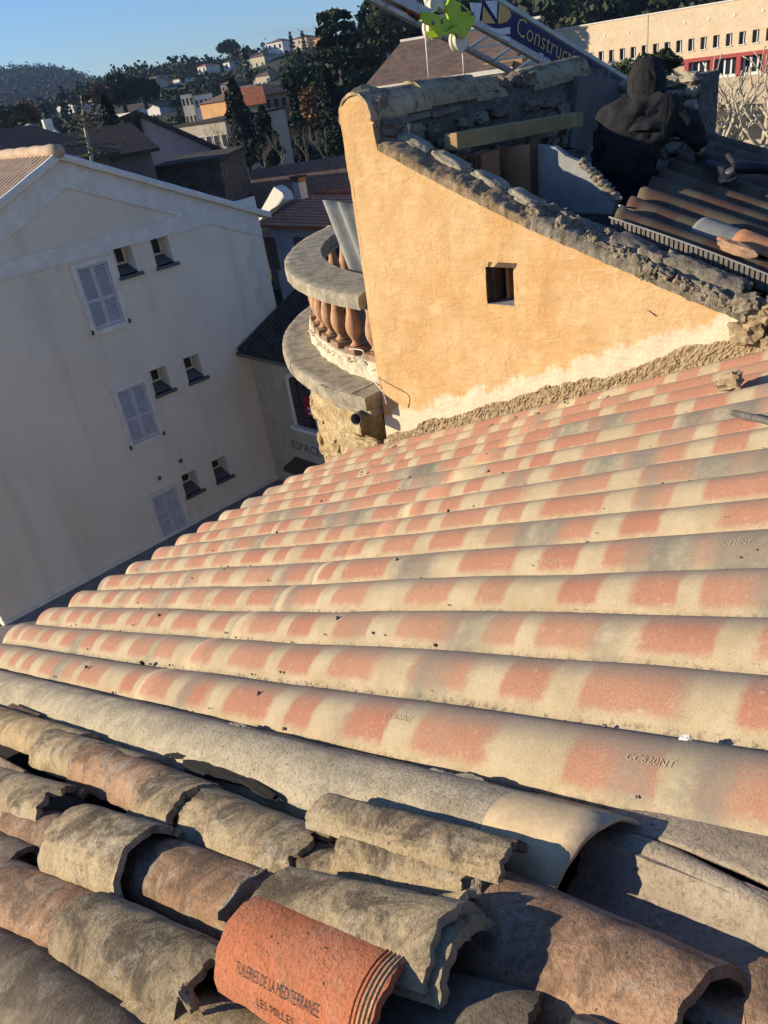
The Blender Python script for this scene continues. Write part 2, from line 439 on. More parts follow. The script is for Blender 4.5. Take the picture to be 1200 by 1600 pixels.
M = dict(
    sheet=mat_sheet('terracotta_print_sheet'),
    sheet_shade=mat_sheet('shade_toned_print_sheet', .8, 0, .30),  # near sheet print darkened: shade of the far slope put into the colour
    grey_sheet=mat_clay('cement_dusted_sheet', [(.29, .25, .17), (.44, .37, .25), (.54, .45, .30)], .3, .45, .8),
    sand_sheet=mat_basic('sand_sheet_face', (.55, .41, .24), .9, .12, 18, .3, .002),
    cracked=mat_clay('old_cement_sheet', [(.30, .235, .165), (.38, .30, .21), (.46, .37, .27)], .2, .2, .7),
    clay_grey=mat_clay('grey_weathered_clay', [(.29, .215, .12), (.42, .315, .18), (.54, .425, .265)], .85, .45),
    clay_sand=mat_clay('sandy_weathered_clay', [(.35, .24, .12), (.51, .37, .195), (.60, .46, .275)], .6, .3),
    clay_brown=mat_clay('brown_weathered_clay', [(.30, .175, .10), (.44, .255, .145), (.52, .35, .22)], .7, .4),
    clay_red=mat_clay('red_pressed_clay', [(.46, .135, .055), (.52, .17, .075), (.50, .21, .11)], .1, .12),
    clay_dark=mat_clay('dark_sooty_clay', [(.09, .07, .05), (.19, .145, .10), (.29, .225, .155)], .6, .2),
    deck=mat_basic('roof_boards', (.02, .017, .014), .95, .3, 6),
    mortar=mat_basic('grey_mortar', (.25, .205, .145), .95, .4, 22, 1.0, .015, c2=(.38, .315, .225)),
    sand_mortar=mat_basic('sand_mortar', (.42, .29, .155), .95, .3, 40, 1.0, .012, c2=(.56, .42, .25)),
    screw=mat_basic('grey_steel', (.16, .17, .19), .45, .2, 30, 0, metal=.6),
    washer=mat_basic('rubber_washer', (.03, .03, .035), .7, .2, 30, 0),
    mark=mat_basic('pressed_mark', (.45, .34, .205), .9, .1, 20, 0),
    ochre=mat_ochre(),
    facade=mat_facade(),
    trim=mat_basic('white_trim_paint', (.72, .665, .56), .85, .1, 3, .2, .004, c2=(.78, .725, .62)),
    shutter=mat_basic('grey_shutter_paint', (.54, .52, .51), .6, .12, 6, .1, .002),
    slate=mat_basic('slate_sill', (.11, .105, .10), .7, .25, 10, .3),
    glass=mat_glass(),
    stone=mat_basic('grey_lichen_stone', (.30, .255, .185), .95, .35, 9, .8, .008, c2=(.42, .36, .25)),
    rubble=mat_basic('rubble_stone', (.20, .16, .115), .95, .4, 10, .9, .012, tint=.7),
    rubble_bed=mat_basic('dark_lime_mortar', (.14, .12, .10), .95, .4, 14, 1.0, .02),
    tan_mortar=mat_basic('tan_mortar', (.29, .20, .115), .95, .35, 18, 1.0, .012, c2=(.40, .29, .17)),
    tower=mat_basic('rough_ochre_stone', (.52, .34, .15), .95, .35, 9, 1.0, .05, c2=(.72, .56, .32)),
    terracotta=mat_basic('terracotta_baluster', (.46, .235, .11), .8, .22, 10, .2, .003, c2=(.52, .31, .17)),
    plinth=mat_basic('brown_clay_plinth', (.30, .185, .115), .9, .3, 16, .4, .004),
    limewash=mat_basic('chipped_lime_render', (.56, .47, .33), .95, .3, 8, .9, .015),
    fibro=mat_basic('fibre_cement', (.25, .25, .225), .9, .2, 5, .3, .003),
    wood=mat_basic('yellow_timber', (.34, .23, .10), .8, .25, 5, .3, .003),
    wood_dark=mat_basic('old_timber', (.10, .065, .04), .9, .3, 8, .4),
    plaster=mat_basic('white_plaster', (.27, .265, .25), .92, .12, 7, .5, .006),
    brick=mat_basic('red_brick', (.50, .21, .10), .9, .25, 14, .5, .005, c2=(.50, .24, .12)),
    pipe=mat_basic('zinc_pipe', (.17, .15, .125), .55, .2, 12, .1, metal=.4),
    cable=mat_basic('white_cable', (.66, .62, .54), .6, .1, 10, 0),
    jacket=mat_basic('black_fleece', (.020, .020, .021), .95, .35, 30, .7, .004),
    trousers=mat_basic('navy_trousers', (.010, .011, .018), .95, .3, 30, .5, .004),
    glove=mat_basic('grey_work_glove', (.05, .045, .045), .95, .3, 40, .5, .002),
    skin=mat_basic('skin', (.42, .25, .17), .6, .1, 20, .1, .001),
    shoe=mat_basic('black_leather', (.012, .012, .012), .6, .2, 20, .1),
    tool=mat_basic('tool_navy_plastic', (.012, .014, .022), .5, .3, 20, .1),
    steel=mat_basic('worn_steel', (.22, .21, .20), .5, .3, 18, .3, .002, metal=.7),
    alu=mat_basic('aluminium_rail', (.38, .38, .37), .5, .15, 6, .1, metal=.5),
    banner=mat_basic('banner_navy', (.008, .013, .075), .6, .08, 4, 0),
    b_white=mat_basic('banner_white', (.62, .63, .66), .6, .05, 4, 0),
    b_tan=mat_basic('banner_tan', (.58, .36, .13), .6, .05, 4, 0),
    lime=mat_basic('lime_green_paint', (.38, .52, .03), .5, .12, 8, .1),
    nylon=mat_basic('cream_nylon', (.62, .57, .44), .5, .1, 8, 0),
    red_paint=mat_basic('red_paint', (.34, .06, .05), .7, .1, 4, 0),
    school=mat_basic('cream_school_render', (.62, .47, .30), .9, .06, .5, .1, .01, c2=(.66, .51, .34)),
    school_low=mat_basic('tan_school_base', (.46, .36, .24), .9, .12, .5, .2, .02),
    white_frame=mat_basic('white_window_frame', (.7, .7, .7), .6, .05, 3, 0),
    asphalt=mat_basic('asphalt', (.05, .05, .052), .95, .2, 5, .4, .01, rnd=False),
    pave=mat_basic('grey_paving', (.22, .20, .18), .9, .2, 3, .3, .01),
    ground=mat_basic('dry_ground', (.075, .07, .04), 1.0, .4, .05, .3, .3, rnd=False, c2=(.12, .10, .06)),
    hill=mat_basic('wooded_ground', (.020, .026, .012), 1.0, .4, .03, .5, 1.0, rnd=False, c2=(.04, .045, .02)),
    tile_roof=mat_basic('red_tile_roof', (.45, .13, .055), .9, .25, 2.0, .5, .02, c2=(.52, .19, .085)),
    tile_brown=mat_basic('brown_tile_roof', (.16, .105, .075), .95, .3, 2.5, .6, .02),
    tile_dark=mat_basic('dark_tile_roof', (.06, .048, .038), .95, .35, 4, .6, .02),
    tile_sand=mat_basic('pale_tile_roof', (.50, .36, .24), .9, .2, 4, .4, .01),
    wall_white=mat_basic('white_house_wall', (.66, .62, .54), .9, .06, .6, .1),
    wall_cream=mat_basic('cream_house_wall', (.52, .43, .31), .9, .1, .6, .1),
    wall_pink=mat_basic('mauve_house_wall', (.36, .29, .28), .9, .08, .6, .1),
    wall_grey=mat_basic('grey_house_wall', (.15, .13, .115), .9, .15, .8, .2),
    wall_orange=mat_basic('orange_house_wall', (.50, .27, .12), .9, .1, .6, .1),
    wall_blue=mat_basic('bluish_house_wall', (.44, .47, .50), .9, .1, .6, .1),
    wall_stone=mat_basic('rubble_house_wall', (.10, .085, .07), .95, .4, 2.2, .8, .05),
    shop=mat_basic('shop_beige_render', (.50, .40, .28), .9, .12, 1.2, .2, .01),
    sign_ink=mat_basic('dark_lettering', (.05, .045, .04), .7, .1, 5, 0),
    red_banner=mat_basic('red_cloth', (.34, .012, .03), .8, .1, 5, 0),
    leaf_dark=mat_leaf('dark_evergreen_leaves', (.026, .038, .017)),
    leaf_far=mat_leaf('distant_wood_leaves', (.003, .006, .006)),
    leaf_cyp=mat_leaf('cypress_leaves', (.017, .027, .013)),
    leaf_green=mat_leaf('green_leaves', (.045, .066, .022)),
    leaf_olive=mat_leaf('olive_leaves', (.075, .075, .036)),
    leaf_rust=mat_leaf('rust_leaves', (.15, .07, .03)),
    twig=mat_basic('grey_twigs', (.15, .125, .095), .9, .3, 4, .2),
    bark=mat_basic('brown_bark', (.07, .055, .04), .95, .3, 6, .5),
    plane_bark=mat_basic('pale_plane_bark', (.48, .40, .28), .9, .3, 5, .4, .01, c2=(.58, .50, .36)),
)

def lerp_tab(tab, x):
    if x <= tab[0][0]: return tab[0][1]
    for (a, b), (c, d) in zip(tab, tab[1:]):
        if x <= c: return b + (d - b) * (x - a) / (c - a)
    return tab[-1][1]
# ================================================================ the ground and the street
g = MB(); g.box2((-900, -60, GZ - .3), (700, 700, GZ - .02)); tag(g.build('ground', M['ground']), kind='structure')
g = MB(); g.box2((-16.6, -40, GZ - .1), (-7.6, 60, GZ)); tag(g.build('street', M['asphalt']), kind='structure')
for xa, xb in ((-17.5, -16.6), (-7.6, -6.2)):
    g = MB(); g.box2((xa, -40, GZ - .1), (xb, 60, GZ + .13)); tag(g.build('pavement', M['pave']), kind='structure')

# ================================================================ the old house we stand on
W0, PITCH = 0.972, 0.2205
house = empty('tiled_house', (0, 0, GZ), 'old house with faded terracotta and sand striped corrugated roof sheets and weathered clay tiles', 'house')
def wave(ph):
    a = abs(ph - round(ph)) * 2
    return -0.062 * (a ** 2.1 if a < .72 else (.72 ** 2.1) + (a - .72) * 1.78)
def sheet_h(dd, v, seed, f, k):
    return wave(v) + 0.010 * fbm((dd * .7, v * .35, 1.5)) + .0025 * fbm((dd * 3, v * 2, 5)) + .0016 * f
def sheet_part(r0, r1, d0, d1, k, seed):
    """waves r0..r1, from d0 (top end) to d1 (low end)"""
    nw = int((r1 - r0) * 20) + 1; nd = max(8, int((d1 - d0) * 9))
    rows = []; uv = []
    for i in range(nd + 1):
        dd = d0 + (d1 - d0) * i / nd; row = []
        for j in range(nw):
            v = r0 + (r1 - r0) * j / (nw - 1)
            h = sheet_h(dd, v, seed, i / nd, k)
            ww = W0 + v * PITCH + .006 * fbm((dd * .5, round(v), 3.3))
            jag = .0 if i < nd else .03 * fbm((round(v) * 1.7, 2, 1)) - .05 * math.sin(v * .5)
            row.append(roof_pt(dd + jag, ww, h)); uv.append((dd + seed * .0, v))
        rows.append(row)
    m = MB(); m.grid(rows)
    o = m.build('roof_sheet', M['sheet'], house, smooth=True, uv=uv, recalc=False)
    s = o.modifiers.new('thickness', 'SOLIDIFY'); s.thickness = .0035; s.offset = -1
    return o
for (r0, r1) in ((-.47, 4.53), (4.47, 9.53), (9.47, 14.9)):
    for ti, (d0, d1) in enumerate(((-1.7, .30), (.18, 2.82), (2.70, 5.33))):
        sheet_part(r0, r1, d0, d1, 2 - ti, ti + r0)
# screws with washers
for px, py in ((527, 964), (248, 960), (404, 1082), (134, 1041), (350, 889), (432, 831), (565, 737), (763, 735), (700, 797), (502, 782), (882, 628), (828, 678), (620, 873), (640, 745)):
    p = on_roof(px, py, .004)
    s = MB().lathe(p - NV * .007, NV, [(0, .008), (.003, .0085), (.005, .006)], 12).build('screw', M['washer'], house, smooth=True, angle=40)
    MB().lathe(p - NV * .002, NV + WV * .15, [(0, .0045), (.005, .0045), (.006, .003)], 6).build('screw_head', M['screw'], s)

# body of the house, roof boards under the old tiles
b = MB()
ea, eb = roof_pt(5.0, -.9, -.2), roof_pt(5.0, 4.3, -.2)
ta, tb = roof_pt(-1.7, -.9, -.2), roof_pt(-1.7, 4.3, -.2)
z = Vector((0, 0, 1))
pts_top = [ea, eb, tb, ta]
pts_bot = [Vector((p.x, p.y, GZ)) for p in pts_top]
b.add(pts_top + pts_bot, [(0, 1, 2, 3), (4, 7, 6, 5), (0, 4, 5, 1), (1, 5, 6, 2), (2, 6, 7, 3), (3, 7, 4, 0)])
b.build('house_wall', M['shop'], house)
b = MB(); b.grid([[roof_pt(-1.7, ww, -.19), roof_pt(5.1, ww, -.19)] for ww in (-.9, .2, .9)]); b.build('roof_deck', M['deck'], house)
# fascia board under the eave
b = MB(); b.bar(roof_pt(5.12, -.9, -.12), roof_pt(5.12, 4.2, -.12), .03, .14); b.build('eave_board', M['wood_dark'], house)

# ---------------------------------------------------------------- clay tiles
def tile_mesh(pL, pR, rL, rR, a0=-86, a1=86, th=.014, seed=0, ragL=.004, ragR=.004, roll=0, up=NV, na=36, nl=24, skewR=0, chew=None, lump=.0017):
    """half round tile; pL, pR = crest points at its low and high end, a0..a1 the arc (negative = camera side)"""
    ax = (pR - pL).normalized(); u = (up - ax * up.dot(ax)).normalized()
    u = Matrix.Rotation(R(roll), 3, ax) @ u
    s = ax.cross(u)                                        # sideways
    if s.dot(WV) < 0: s = -s
    L = (pR - pL).length
    def shell(off, rag=True):
        rows = []
        for i in range(nl + 1):
            f = i / nl; row = []
            for j in range(na + 1):
                a = R(a0 + (a1 - a0) * j / na)
                e = 0
                if i == 0: x_ = j * 22 / na; e = ragL * (fbm((x_ * .4, seed, 1)) * 1.7 + fbm((x_ * 1.6, seed, 2)) * .45)
                if i == nl: x_ = j * 22 / na; e = ragR * (fbm((x_ * .36, seed, 7)) * 1.8 + fbm((x_ * 1.5, seed, 9)) * .5) + skewR * math.sin(a)
                if chew and i >= nl - 3: e -= chew(j / na) * (1, .66, .33, 0)[nl - i]
                r = rL + (rR - rL) * f
                ws = 1 + .0
                k = lump * fbm((f * L * 16, a * 1.6, seed * 1.3)) * 1.3 + lump * .5 * fbm((f * L * 60, a * 6, seed))
                rr = r + off + k
                if j in (0, na): rr += .003 * fbm((f * L * 25, seed, j))
                c = pL + ax * (f * L + e) - u * r
                row.append(c + s * math.sin(a) * rr * ws + u * math.cos(a) * rr)
            rows.append(row)
        return rows
    A = shell(0); B = shell(-th)
    m = MB(); nc = na + 1
    m.grid(A); m.grid([r[::-1] for r in B]); n0 = len(A) * nc
    def ib(i, j): return n0 + i * nc + (na - j)
    def ia(i, j): return i * nc + j
    for j in range(na):
        m.f.append((ia(0, j + 1), ia(0, j), ib(0, j), ib(0, j + 1))); m.mi.append(0)
        m.f.append((ia(nl, j), ia(nl, j + 1), ib(nl, j + 1), ib(nl, j))); m.mi.append(0)
    for i in range(nl):
        m.f.append((ia(i, 0), ia(i + 1, 0), ib(i + 1, 0), ib(i, 0))); m.mi.append(0)
        m.f.append((ia(i + 1, na), ia(i, na), ib(i, na), ib(i + 1, na))); m.mi.append(0)
    m.frame = (pL, ax, u, s, L, rL, rR)
    return m
TS = [0]
def ctile(L, Rr, hL, hR, rL, rR, mat, parent=house, name='canal_tile', label=None, cat=None, **k):
    TS[0] += 1
    if parent is house: rL *= .9; rR *= .9; hL += .004; hR += .004
    m = tile_mesh(on_roof(*L, hL), on_roof(*Rr, hR), rL, rR, seed=TS[0] * 1.37, **k)
    o = m.build(name, M[mat], parent, smooth=True, angle=50)
    if label: tag(o, label, cat or 'roof tile')
    o['_f'] = 0; del o['_f']
    return o, m.frame

# row next to the grey sheet
ctile((-120, 1082), (40, 1128), .020, .012, .088, .084, 'clay_dark')
ctile((-40, 1103), (118, 1152), .028, .014, .088, .080, 'clay_sand', ragL=.008)
ctile((66, 1146), (205, 1190), .034, .020, .090, .084, 'clay_grey', ragL=.007)
ctile((128, 1168), (300, 1235), .036, .016, .090, .080, 'clay_brown', ragL=.010, ragR=.012)
ctile((232, 1218), (288, 1240), .052, .048, .103, .104, 'clay_grey', parent=None, name='broken_tile', ragL=.014, ragR=.01, th=.02, a0=-80, a1=60,
      label='short broken ring of a grey clay tile straddling the tile row below the grey sheet')
ctile((245, 1225), (350, 1262), .026, .018, .086, .082, 'clay_sand')
ctile((300, 1243), (478, 1318), .034, .020, .092, .086, 'clay_grey', ragR=.016, ragL=.014)
ctile((440, 1318), (520, 1348), .008, .002, .082, .080, 'clay_grey', a0=-80, a1=80)
ctile((500, 1342), (610, 1378), .004, .000, .076, .076, 'clay_sand')
ctile((590, 1362), (780, 1440), .006, -.004, .080, .076, 'clay_sand', lump=.001)
# second row
ctile((-130, 1200), (30, 1245), .020, .010, .088, .084, 'clay_dark')
ctile((-90, 1192), (80, 1238), .062, .050, .088, .082, 'clay_grey', parent=None, name='broken_tile', ragR=.022, th=.019,
      label='grey clay tile with a flaked scaly right end, at the left edge')
ctile((10, 1262), (150, 1310), .012, .004, .086, .080, 'clay_brown', ragL=.014)
ctile((95, 1272), (212, 1308), .080, .070, .100, .096, 'clay_grey', parent=None, name='loose_tile', ragL=.008, ragR=.006, th=.016, a0=-92, a1=84,
      label='wide pale grey clay tile raised on its row, its open right end black inside')
ctile((170, 1300), (392, 1388), .024, .014, .094, .088, 'clay_brown', ragR=.012)
ctile((408, 1382), (684, 1446), .088, .088, .086, .084, 'clay_grey', parent=None, name='loose_tile', ragR=.004, ragL=.005, th=.016, roll=4, a0=-58,
      label='long grey tile with a broken end, right behind the red stamped tile')
ctile((520, 1414), (712, 1464), .066, .066, .092, .090, 'clay_grey', ragR=.004, th=.017, a0=-64)
# third row
ctile((-90, 1330), (140, 1428), .026, .010, .098, .090, 'clay_brown', ragL=.01)
ctile((108, 1414), (318, 1512), .042, .026, .098, .090, 'clay_grey', ragR=.010, ragL=.008, th=.016, skewR=.035)
ctile((200, 1556), (470, 1650), -.010, -.02, .098, .092, 'clay_sand', ragL=.01)
ctile((-110, 1275), (22, 1335), .012, .004, .090, .086, 'clay_dark')
# fourth row
ctile((-150, 1420), (40, 1520), .008, .0, .098, .092, 'clay_dark')
ctile((10, 1505), (170, 1630), .022, .006, .098, .092, 'clay_dark')
ctile((430, 1640), (640, 1720), .0, -.01, .095, .090, 'clay_brown')
# the two slender tiles stacked on the first row
ctile((528, 1312), (728, 1362), .040, .030, .058, .054, 'clay_grey', parent=None, name='loose_tile', ragL=.006, ragR=.006, th=.014, a0=-58, a1=80, roll=10,
      label='lower of two slender brownish grey tiles stacked over the sandy tile')
ctile((492, 1252), (790, 1330), .066, .054, .054, .050, 'clay_grey', parent=None, name='loose_tile', ragL=.004, ragR=.005, th=.013, a0=-58, a1=85, roll=4,
      label='upper of two slender brownish grey tiles, pointing at the curled sheet')
# the red stamped tile
red, FR = ctile((372, 1420), (612, 1524), .096, .076, .086, .092, 'clay_red', parent=None, name='stamped_tile', ragL=.003, ragR=.003, th=.013, lump=.0006, nl=24, na=36,
      label='clean orange red clay tile with stamped black lettering lying on the older tiles')
pL, axr, ur, sr, Lr, rLr, rRr = FR
def on_tile(x, a, off=.0):
    """point of the red tile at x metres from its left end and a radians round from the crest"""
    r = rLr + (rRr - rLr) * x / Lr
    return pL + axr * x - ur * r + (sr * math.sin(a) + ur * math.cos(a)) * (r + off)
def text_mesh(txt, size):
    cu = bpy.data.curves.new('lettering', 'FONT'); cu.body = txt; cu.size = 1; cu.resolution_u = 2; cu.offset = -.008; cu.fill_mode = 'FRONT'
    o = bpy.data.objects.new('lettering', cu); col.objects.link(o)
    dg = bpy.context.evaluated_depsgraph_get(); me = bpy.data.meshes.new_from_object(o.evaluated_get(dg))
    vs = [v.co * size for v in me.vertices]; fs = [tuple(p.vertices) for p in me.polygons]
    bpy.data.objects.remove(o); bpy.data.curves.remove(cu); bpy.data.meshes.remove(me)
    return vs, fs
def letter(txt, size, fn, mat, parent, name='lettering', width=None, subdiv=0):
    vs, fs = text_mesh(txt, size)
    x0 = min(v.x for v in vs); x1 = max(v.x for v in vs)
    kx = (width / (x1 - x0)) if width else 1
    m = MB(); m.add([fn((v.x - x0) * kx, v.y) for v in vs], fs)
    return m.build(name, M[mat], parent, recalc=False)
letter('TUILERIES DE LA MÉDITERRANÉE', .023, lambda x, y: on_tile(.052 + x, -.93 + y / .088, .0012), 'sign_ink', red, width=.185)
letter('LES MILLES', .018, lambda x, y: on_tile(.105 + x, -1.26 + y / .088, .0012), 'sign_ink', red, width=.082)
for k in range(5):                                          # moulded ribs at the wide end
    x = Lr - .006 - k * .0075
    MB().tube([on_tile(x, R(-86 + 172 * i / 24), .0002) for i in range(25)], .0021, 6).build('rib', M['clay_sand'] if k < 3 else M['clay_red'], red, smooth=True)
# big brown tile at the right and its neighbours
ctile((742, 1396), (1078, 1552), .012, .004, .118, .112, 'clay_brown', parent=None, name='loose_tile', ragL=.016, ragR=.004, th=.016, na=28, nl=22,
      label='big reddish brown clay tile with a mortar crusted left end, half in shadow')
ctile((560, 1530), (822, 1592), .012, .004, .092, .090, 'clay_dark', ragR=.006)
ctile((700, 1432), (735, 1442), .048, .048, .030, .030, 'clay_grey', parent=None, name='tile_fragment', a0=-50, a1=50, th=.014, nl=4, na=8,
      label='small grey tile fragment poking out of the shadow beside the broken grey tile')
ctile((672, 1418), (722, 1408), .050, .058, .060, .062, 'clay_sand', parent=None, name='tile_fragment', a0=-30, a1=60, th=.012, nl=6, na=10, ragR=.01,
      label='curved pale tile fragment standing between the grey tile and the big brown tile')
ctile((1182, 1512), (1320, 1570), .090, .085, .105, .100, 'clay_brown', parent=None, name='loose_tile', ragL=.012, th=.018, a0=-80, a1=80,
      label='brown clay tile cut off by the lower right corner of the photo')
ctile((860, 1630), (1000, 1700), .02, .01, .095, .09, 'clay_grey')
# channel tiles turned up between the rows
for L, Rr in (((880, 1420), (1180, 1570)), ((1080, 1500), (1300, 1620))):
    m = tile_mesh(on_roof(*L, -.115), on_roof(*Rr, -.12), .11, .11, seed=L[0], up=-NV, a0=-70, a1=70)
    m.build('channel_tile', M['cracked'], house, smooth=True, angle=50)
for ww in (.40, .195, .0, -.2):
    for k in range(6):
        m = tile_mesh(roof_pt(3.6 - k * .7, ww, -.165), roof_pt(2.8 - k * .7, ww, -.16), .09, .085, seed=k + ww, up=-NV, a0=-70, a1=70, nl=6, na=10)
        m.build('channel_tile', M['clay_dark'], house, smooth=True)

# ---------------------------------------------------------------- the grey strip of sheet and the cracked one below it
def strip(name, d0, d1, prof, mat, parent, endcut=None, nd=40, seed=0, th=.007, label=None, cat=None, dark_from=None):
    rows = []
    for i in range(nd + 1):
        f = i / nd; row = []
        for j, (w, h) in enumerate(prof):
            dd = d0 + (d1 - d0) * f
            if endcut and i == 0: dd += endcut(j / (len(prof) - 1))
            row.append(roof_pt(dd, w + .004 * fbm((dd * 2, j * .1, seed)), h + .004 * fbm((dd * 3.1, j * .25, seed)) + .0015 * fbm((dd * 18, j * .8, seed))))
        rows.append(row)
    m = MB(); m.grid(rows)
    mats = [mat] if not isinstance(mat, (list, tuple)) else list(mat)
    if dark_from:
        nc = len(prof) - 1
        m.mi = [1 if (k // nc) / nd < dark_from else 0 for k in range(len(m.f))]
    o = m.build(name, mats, parent, smooth=True, recalc=False)
    s = o.modifiers.new('thickness', 'SOLIDIFY'); s.thickness = th; s.offset = 0
    if label: tag(o, label, cat)
    return o
def arc_prof(wc, hc, r, a0, a1, n=16, tail=()):
    return [(wc + r * math.sin(R(a0 + (a1 - a0) * i / n)), hc - r + r * math.cos(R(a0 + (a1 - a0) * i / n))) for i in range(n + 1)] + list(tail)
gprof = [(.640, -.125), (.652, -.080)] + arc_prof(.752, .012, .105, -66, 46, 16, ((.845, -.045), (.88, -.062)))
strip('grey_sheet_strip', .735, 5.34, gprof, [M['grey_sheet'], M['sand_sheet']], None, endcut=lambda f: .055 * (1 - f) ** 2 - .02 * f, nd=90, seed=3, dark_from=.036,
      label='long grey dusted sheet edge beside the clay tiles, its right end curled and sandy', cat='roof sheet')
# cracked old sheet: two pieces with a widening gap
farp = [(.86, -.085)] + [(.84 - .105 * i / 8, -.075 + .028 * math.sin(math.pi * .5 * i / 8)) for i in range(9)]
def dw(px, py, h):
    p = on_roof(px, py, h) - OR; return p.dot(DV), p.dot(WV)
CRK = sorted(dw(*q, -.045) for q in ((930, 1283), (975, 1300), (1040, 1318), (1100, 1345), (1150, 1368), (1200, 1392)))
LOW = sorted(dw(*q, -.10) for q in ((905, 1378), (950, 1400), (1000, 1420), (1075, 1452), (1150, 1482)))
def ext(tab, d):
    if d < tab[0][0]: (a, b), (c, e) = tab[0], tab[2]; return b + (d - a) * (e - b) / (c - a)
    return lerp_tab(tab, d)
def crack_piece(near):
    rows = []; dtop = CRK[-1][0]
    for i in range(61):
        dd = dtop + .03 - 1.9 * i / 60
        gap = max(0, min(1, (CRK[-2][0] - dd) / .25)); wcr = ext(CRK, dd) + .003 * fbm((dd * 14, 0, 1)); wl_o = ext(LOW, dd) + .008 * fbm((dd * 20, 3, 1))
        rnd_ = max(0, 1 - i / 4) ** 2                           # the rounded end at the left
        row = []
        for j in range(17):
            f = j / 16
            if near:
                w = wcr - .010 * gap - f * (wcr - wl_o); h = -.045 + .012 * math.sin(math.pi * min(1, f * 1.6)) - .062 * f ** 1.7 - .004 * gap - .03 * rnd_
                if f > .62: h += .006 * fbm((dd * 30, f * 20, 2))
            else:
                w = wcr + .006 * gap + f * (.895 - wcr); h = -.045 + .006 * math.sin(math.pi * f) - .012 * f + .003 * gap - .02 * rnd_
            row.append(roof_pt(dd, w, h + .0025 * fbm((dd * 5, f * 2, 4)) + .001 * fbm((dd * 40, f * 12, 7))))
        rows.append(row if not near else row[::-1])
    m = MB(); m.grid(rows); o = m.build('sheet_piece', M['cracked'], cracked, smooth=True, recalc=False)
    s = o.modifiers.new('thickness', 'SOLIDIFY'); s.thickness = .008; s.offset = 0
cracked = empty('cracked_sheet', roof_pt(.2, .75, -.06), 'old grey brown cement sheet split by a long dark crack, beyond the curled sheet end', 'roof sheet')
crack_piece(True); crack_piece(False)

# mortar dabs, chips, crumbs
def chunk(name, px, py, h, size, mat, label=None, cat=None, seed=0, parent=None, rough=.35, ax=None, sub=3):
    m = MB().lump(on_roof(px, py, h), size, ax or (-DV, WV, NV), seed, rough, sub)
    o = m.build(name, M[mat], parent, smooth=True, angle=45)
    if label: tag(o, label, cat)
    return o
chunk('mortar_dab', 392, 1412, .004, (.05, .12, .09), 'mortar', 'grey mortar crust on the right end of the brown tile behind the red one', 'mortar', 3)
chunk('mortar_dab', 742, 1368, .0, (.07, .09, .05), 'mortar', 'dark crumbly mortar crust on the left end of the big brown tile', 'mortar', 7, rough=.6)
chunk('mortar_dab', 700, 1400, -.03, (.14, .08, .06), 'sand_mortar', 'sandy rubble under the broken ends of the two slender tiles', 'mortar', 8, rough=.6)
for k, (px, py, sx, sy, lab) in enumerate(((715, 1214, .13, .035, 'rough mortar smear on the grey sheet strip near its curled end'), (250, 1104, .07, .03, 'small dark crust on the left part of the grey sheet strip'), (370, 1130, .08, .03, 'pale crust on the grey sheet strip beside the tile ring'))):
    chunk('mortar_smear', px, py + 8, -.014, (sx, sy, .012), 'grey_sheet' if k != 1 else 'mortar', lab, 'mortar', 60 + k, rough=.7, sub=4)
chunk('stone_chip', 296, 1560, .02, (.018, .02, .05), 'clay_grey', 'small upright grey chip standing on the sandy tile at the bottom', 'stone', 5, rough=.5)
chunk('stone', 1140, 596, .035, (.115, .08, .075), 'sand_mortar', 'fist sized ochre stone lying on the striped sheets near the ochre wall', 'stone', 11, rough=.5)
chunk('stone_chip', 1122, 599, .008, (.025, .022, .025), 'mortar', 'tiny pale chip just left of the ochre stone', 'stone', 12)
chunk('stone_chip', 222, 1036, -.03, (.02, .014, .02), 'deck', 'dark crumb of dirt caught between the second and third striped waves', 'stone', 13, rough=.6)
chunk('stone_chip', 1072, 1156, -.02, (.02, .015, .014), 'trim', 'white chip of mortar caught between two waves at the lower right', 'stone', 14, rough=.5)
# bundle of dark slivers behind the tile ring
for k, (a, b_, r_) in enumerate((((265, 1178), (366, 1182), .011), ((285, 1192), (372, 1200), .010), ((300, 1200), (400, 1222), .012), ((372, 1212), (428, 1245), .010))):
    A_, B_ = on_roof(*a, -.02), on_roof(*b_, -.022); x_ = (B_ - A_).normalized(); m = MB().lump((A_ + B_) / 2, ((B_ - A_).length, r_ * 3, r_ * 1.2), (x_, NV.cross(x_).normalized(), NV), k + 3, .5, 3)
    tag(m.build('slate_sliver', M['deck'], None), ('dark slate sliver lying highest behind the tile ring', 'second dark slate sliver under the highest one behind the tile ring', 'third dark slate sliver tucked between the tile row and the grey sheet', 'short dark slate sliver furthest right in the gap by the grey sheet')[k], 'slate')
for k, (px, py) in enumerate(((32, 1112), (92, 1138), (150, 1166))):
    m = MB().bar(on_roof(px - 18, py - 8, -.012), on_roof(px + 26, py + 10, -.018), .035, .012, NV)
    tag(m.build('slate_sliver', M['wood_dark'], None), 'dark slate end jutting against the grey sheet, ' + ('leftmost of three', 'middle one of three', 'rightmost of three')[k], 'slate', 'slate ends along the grey sheet')
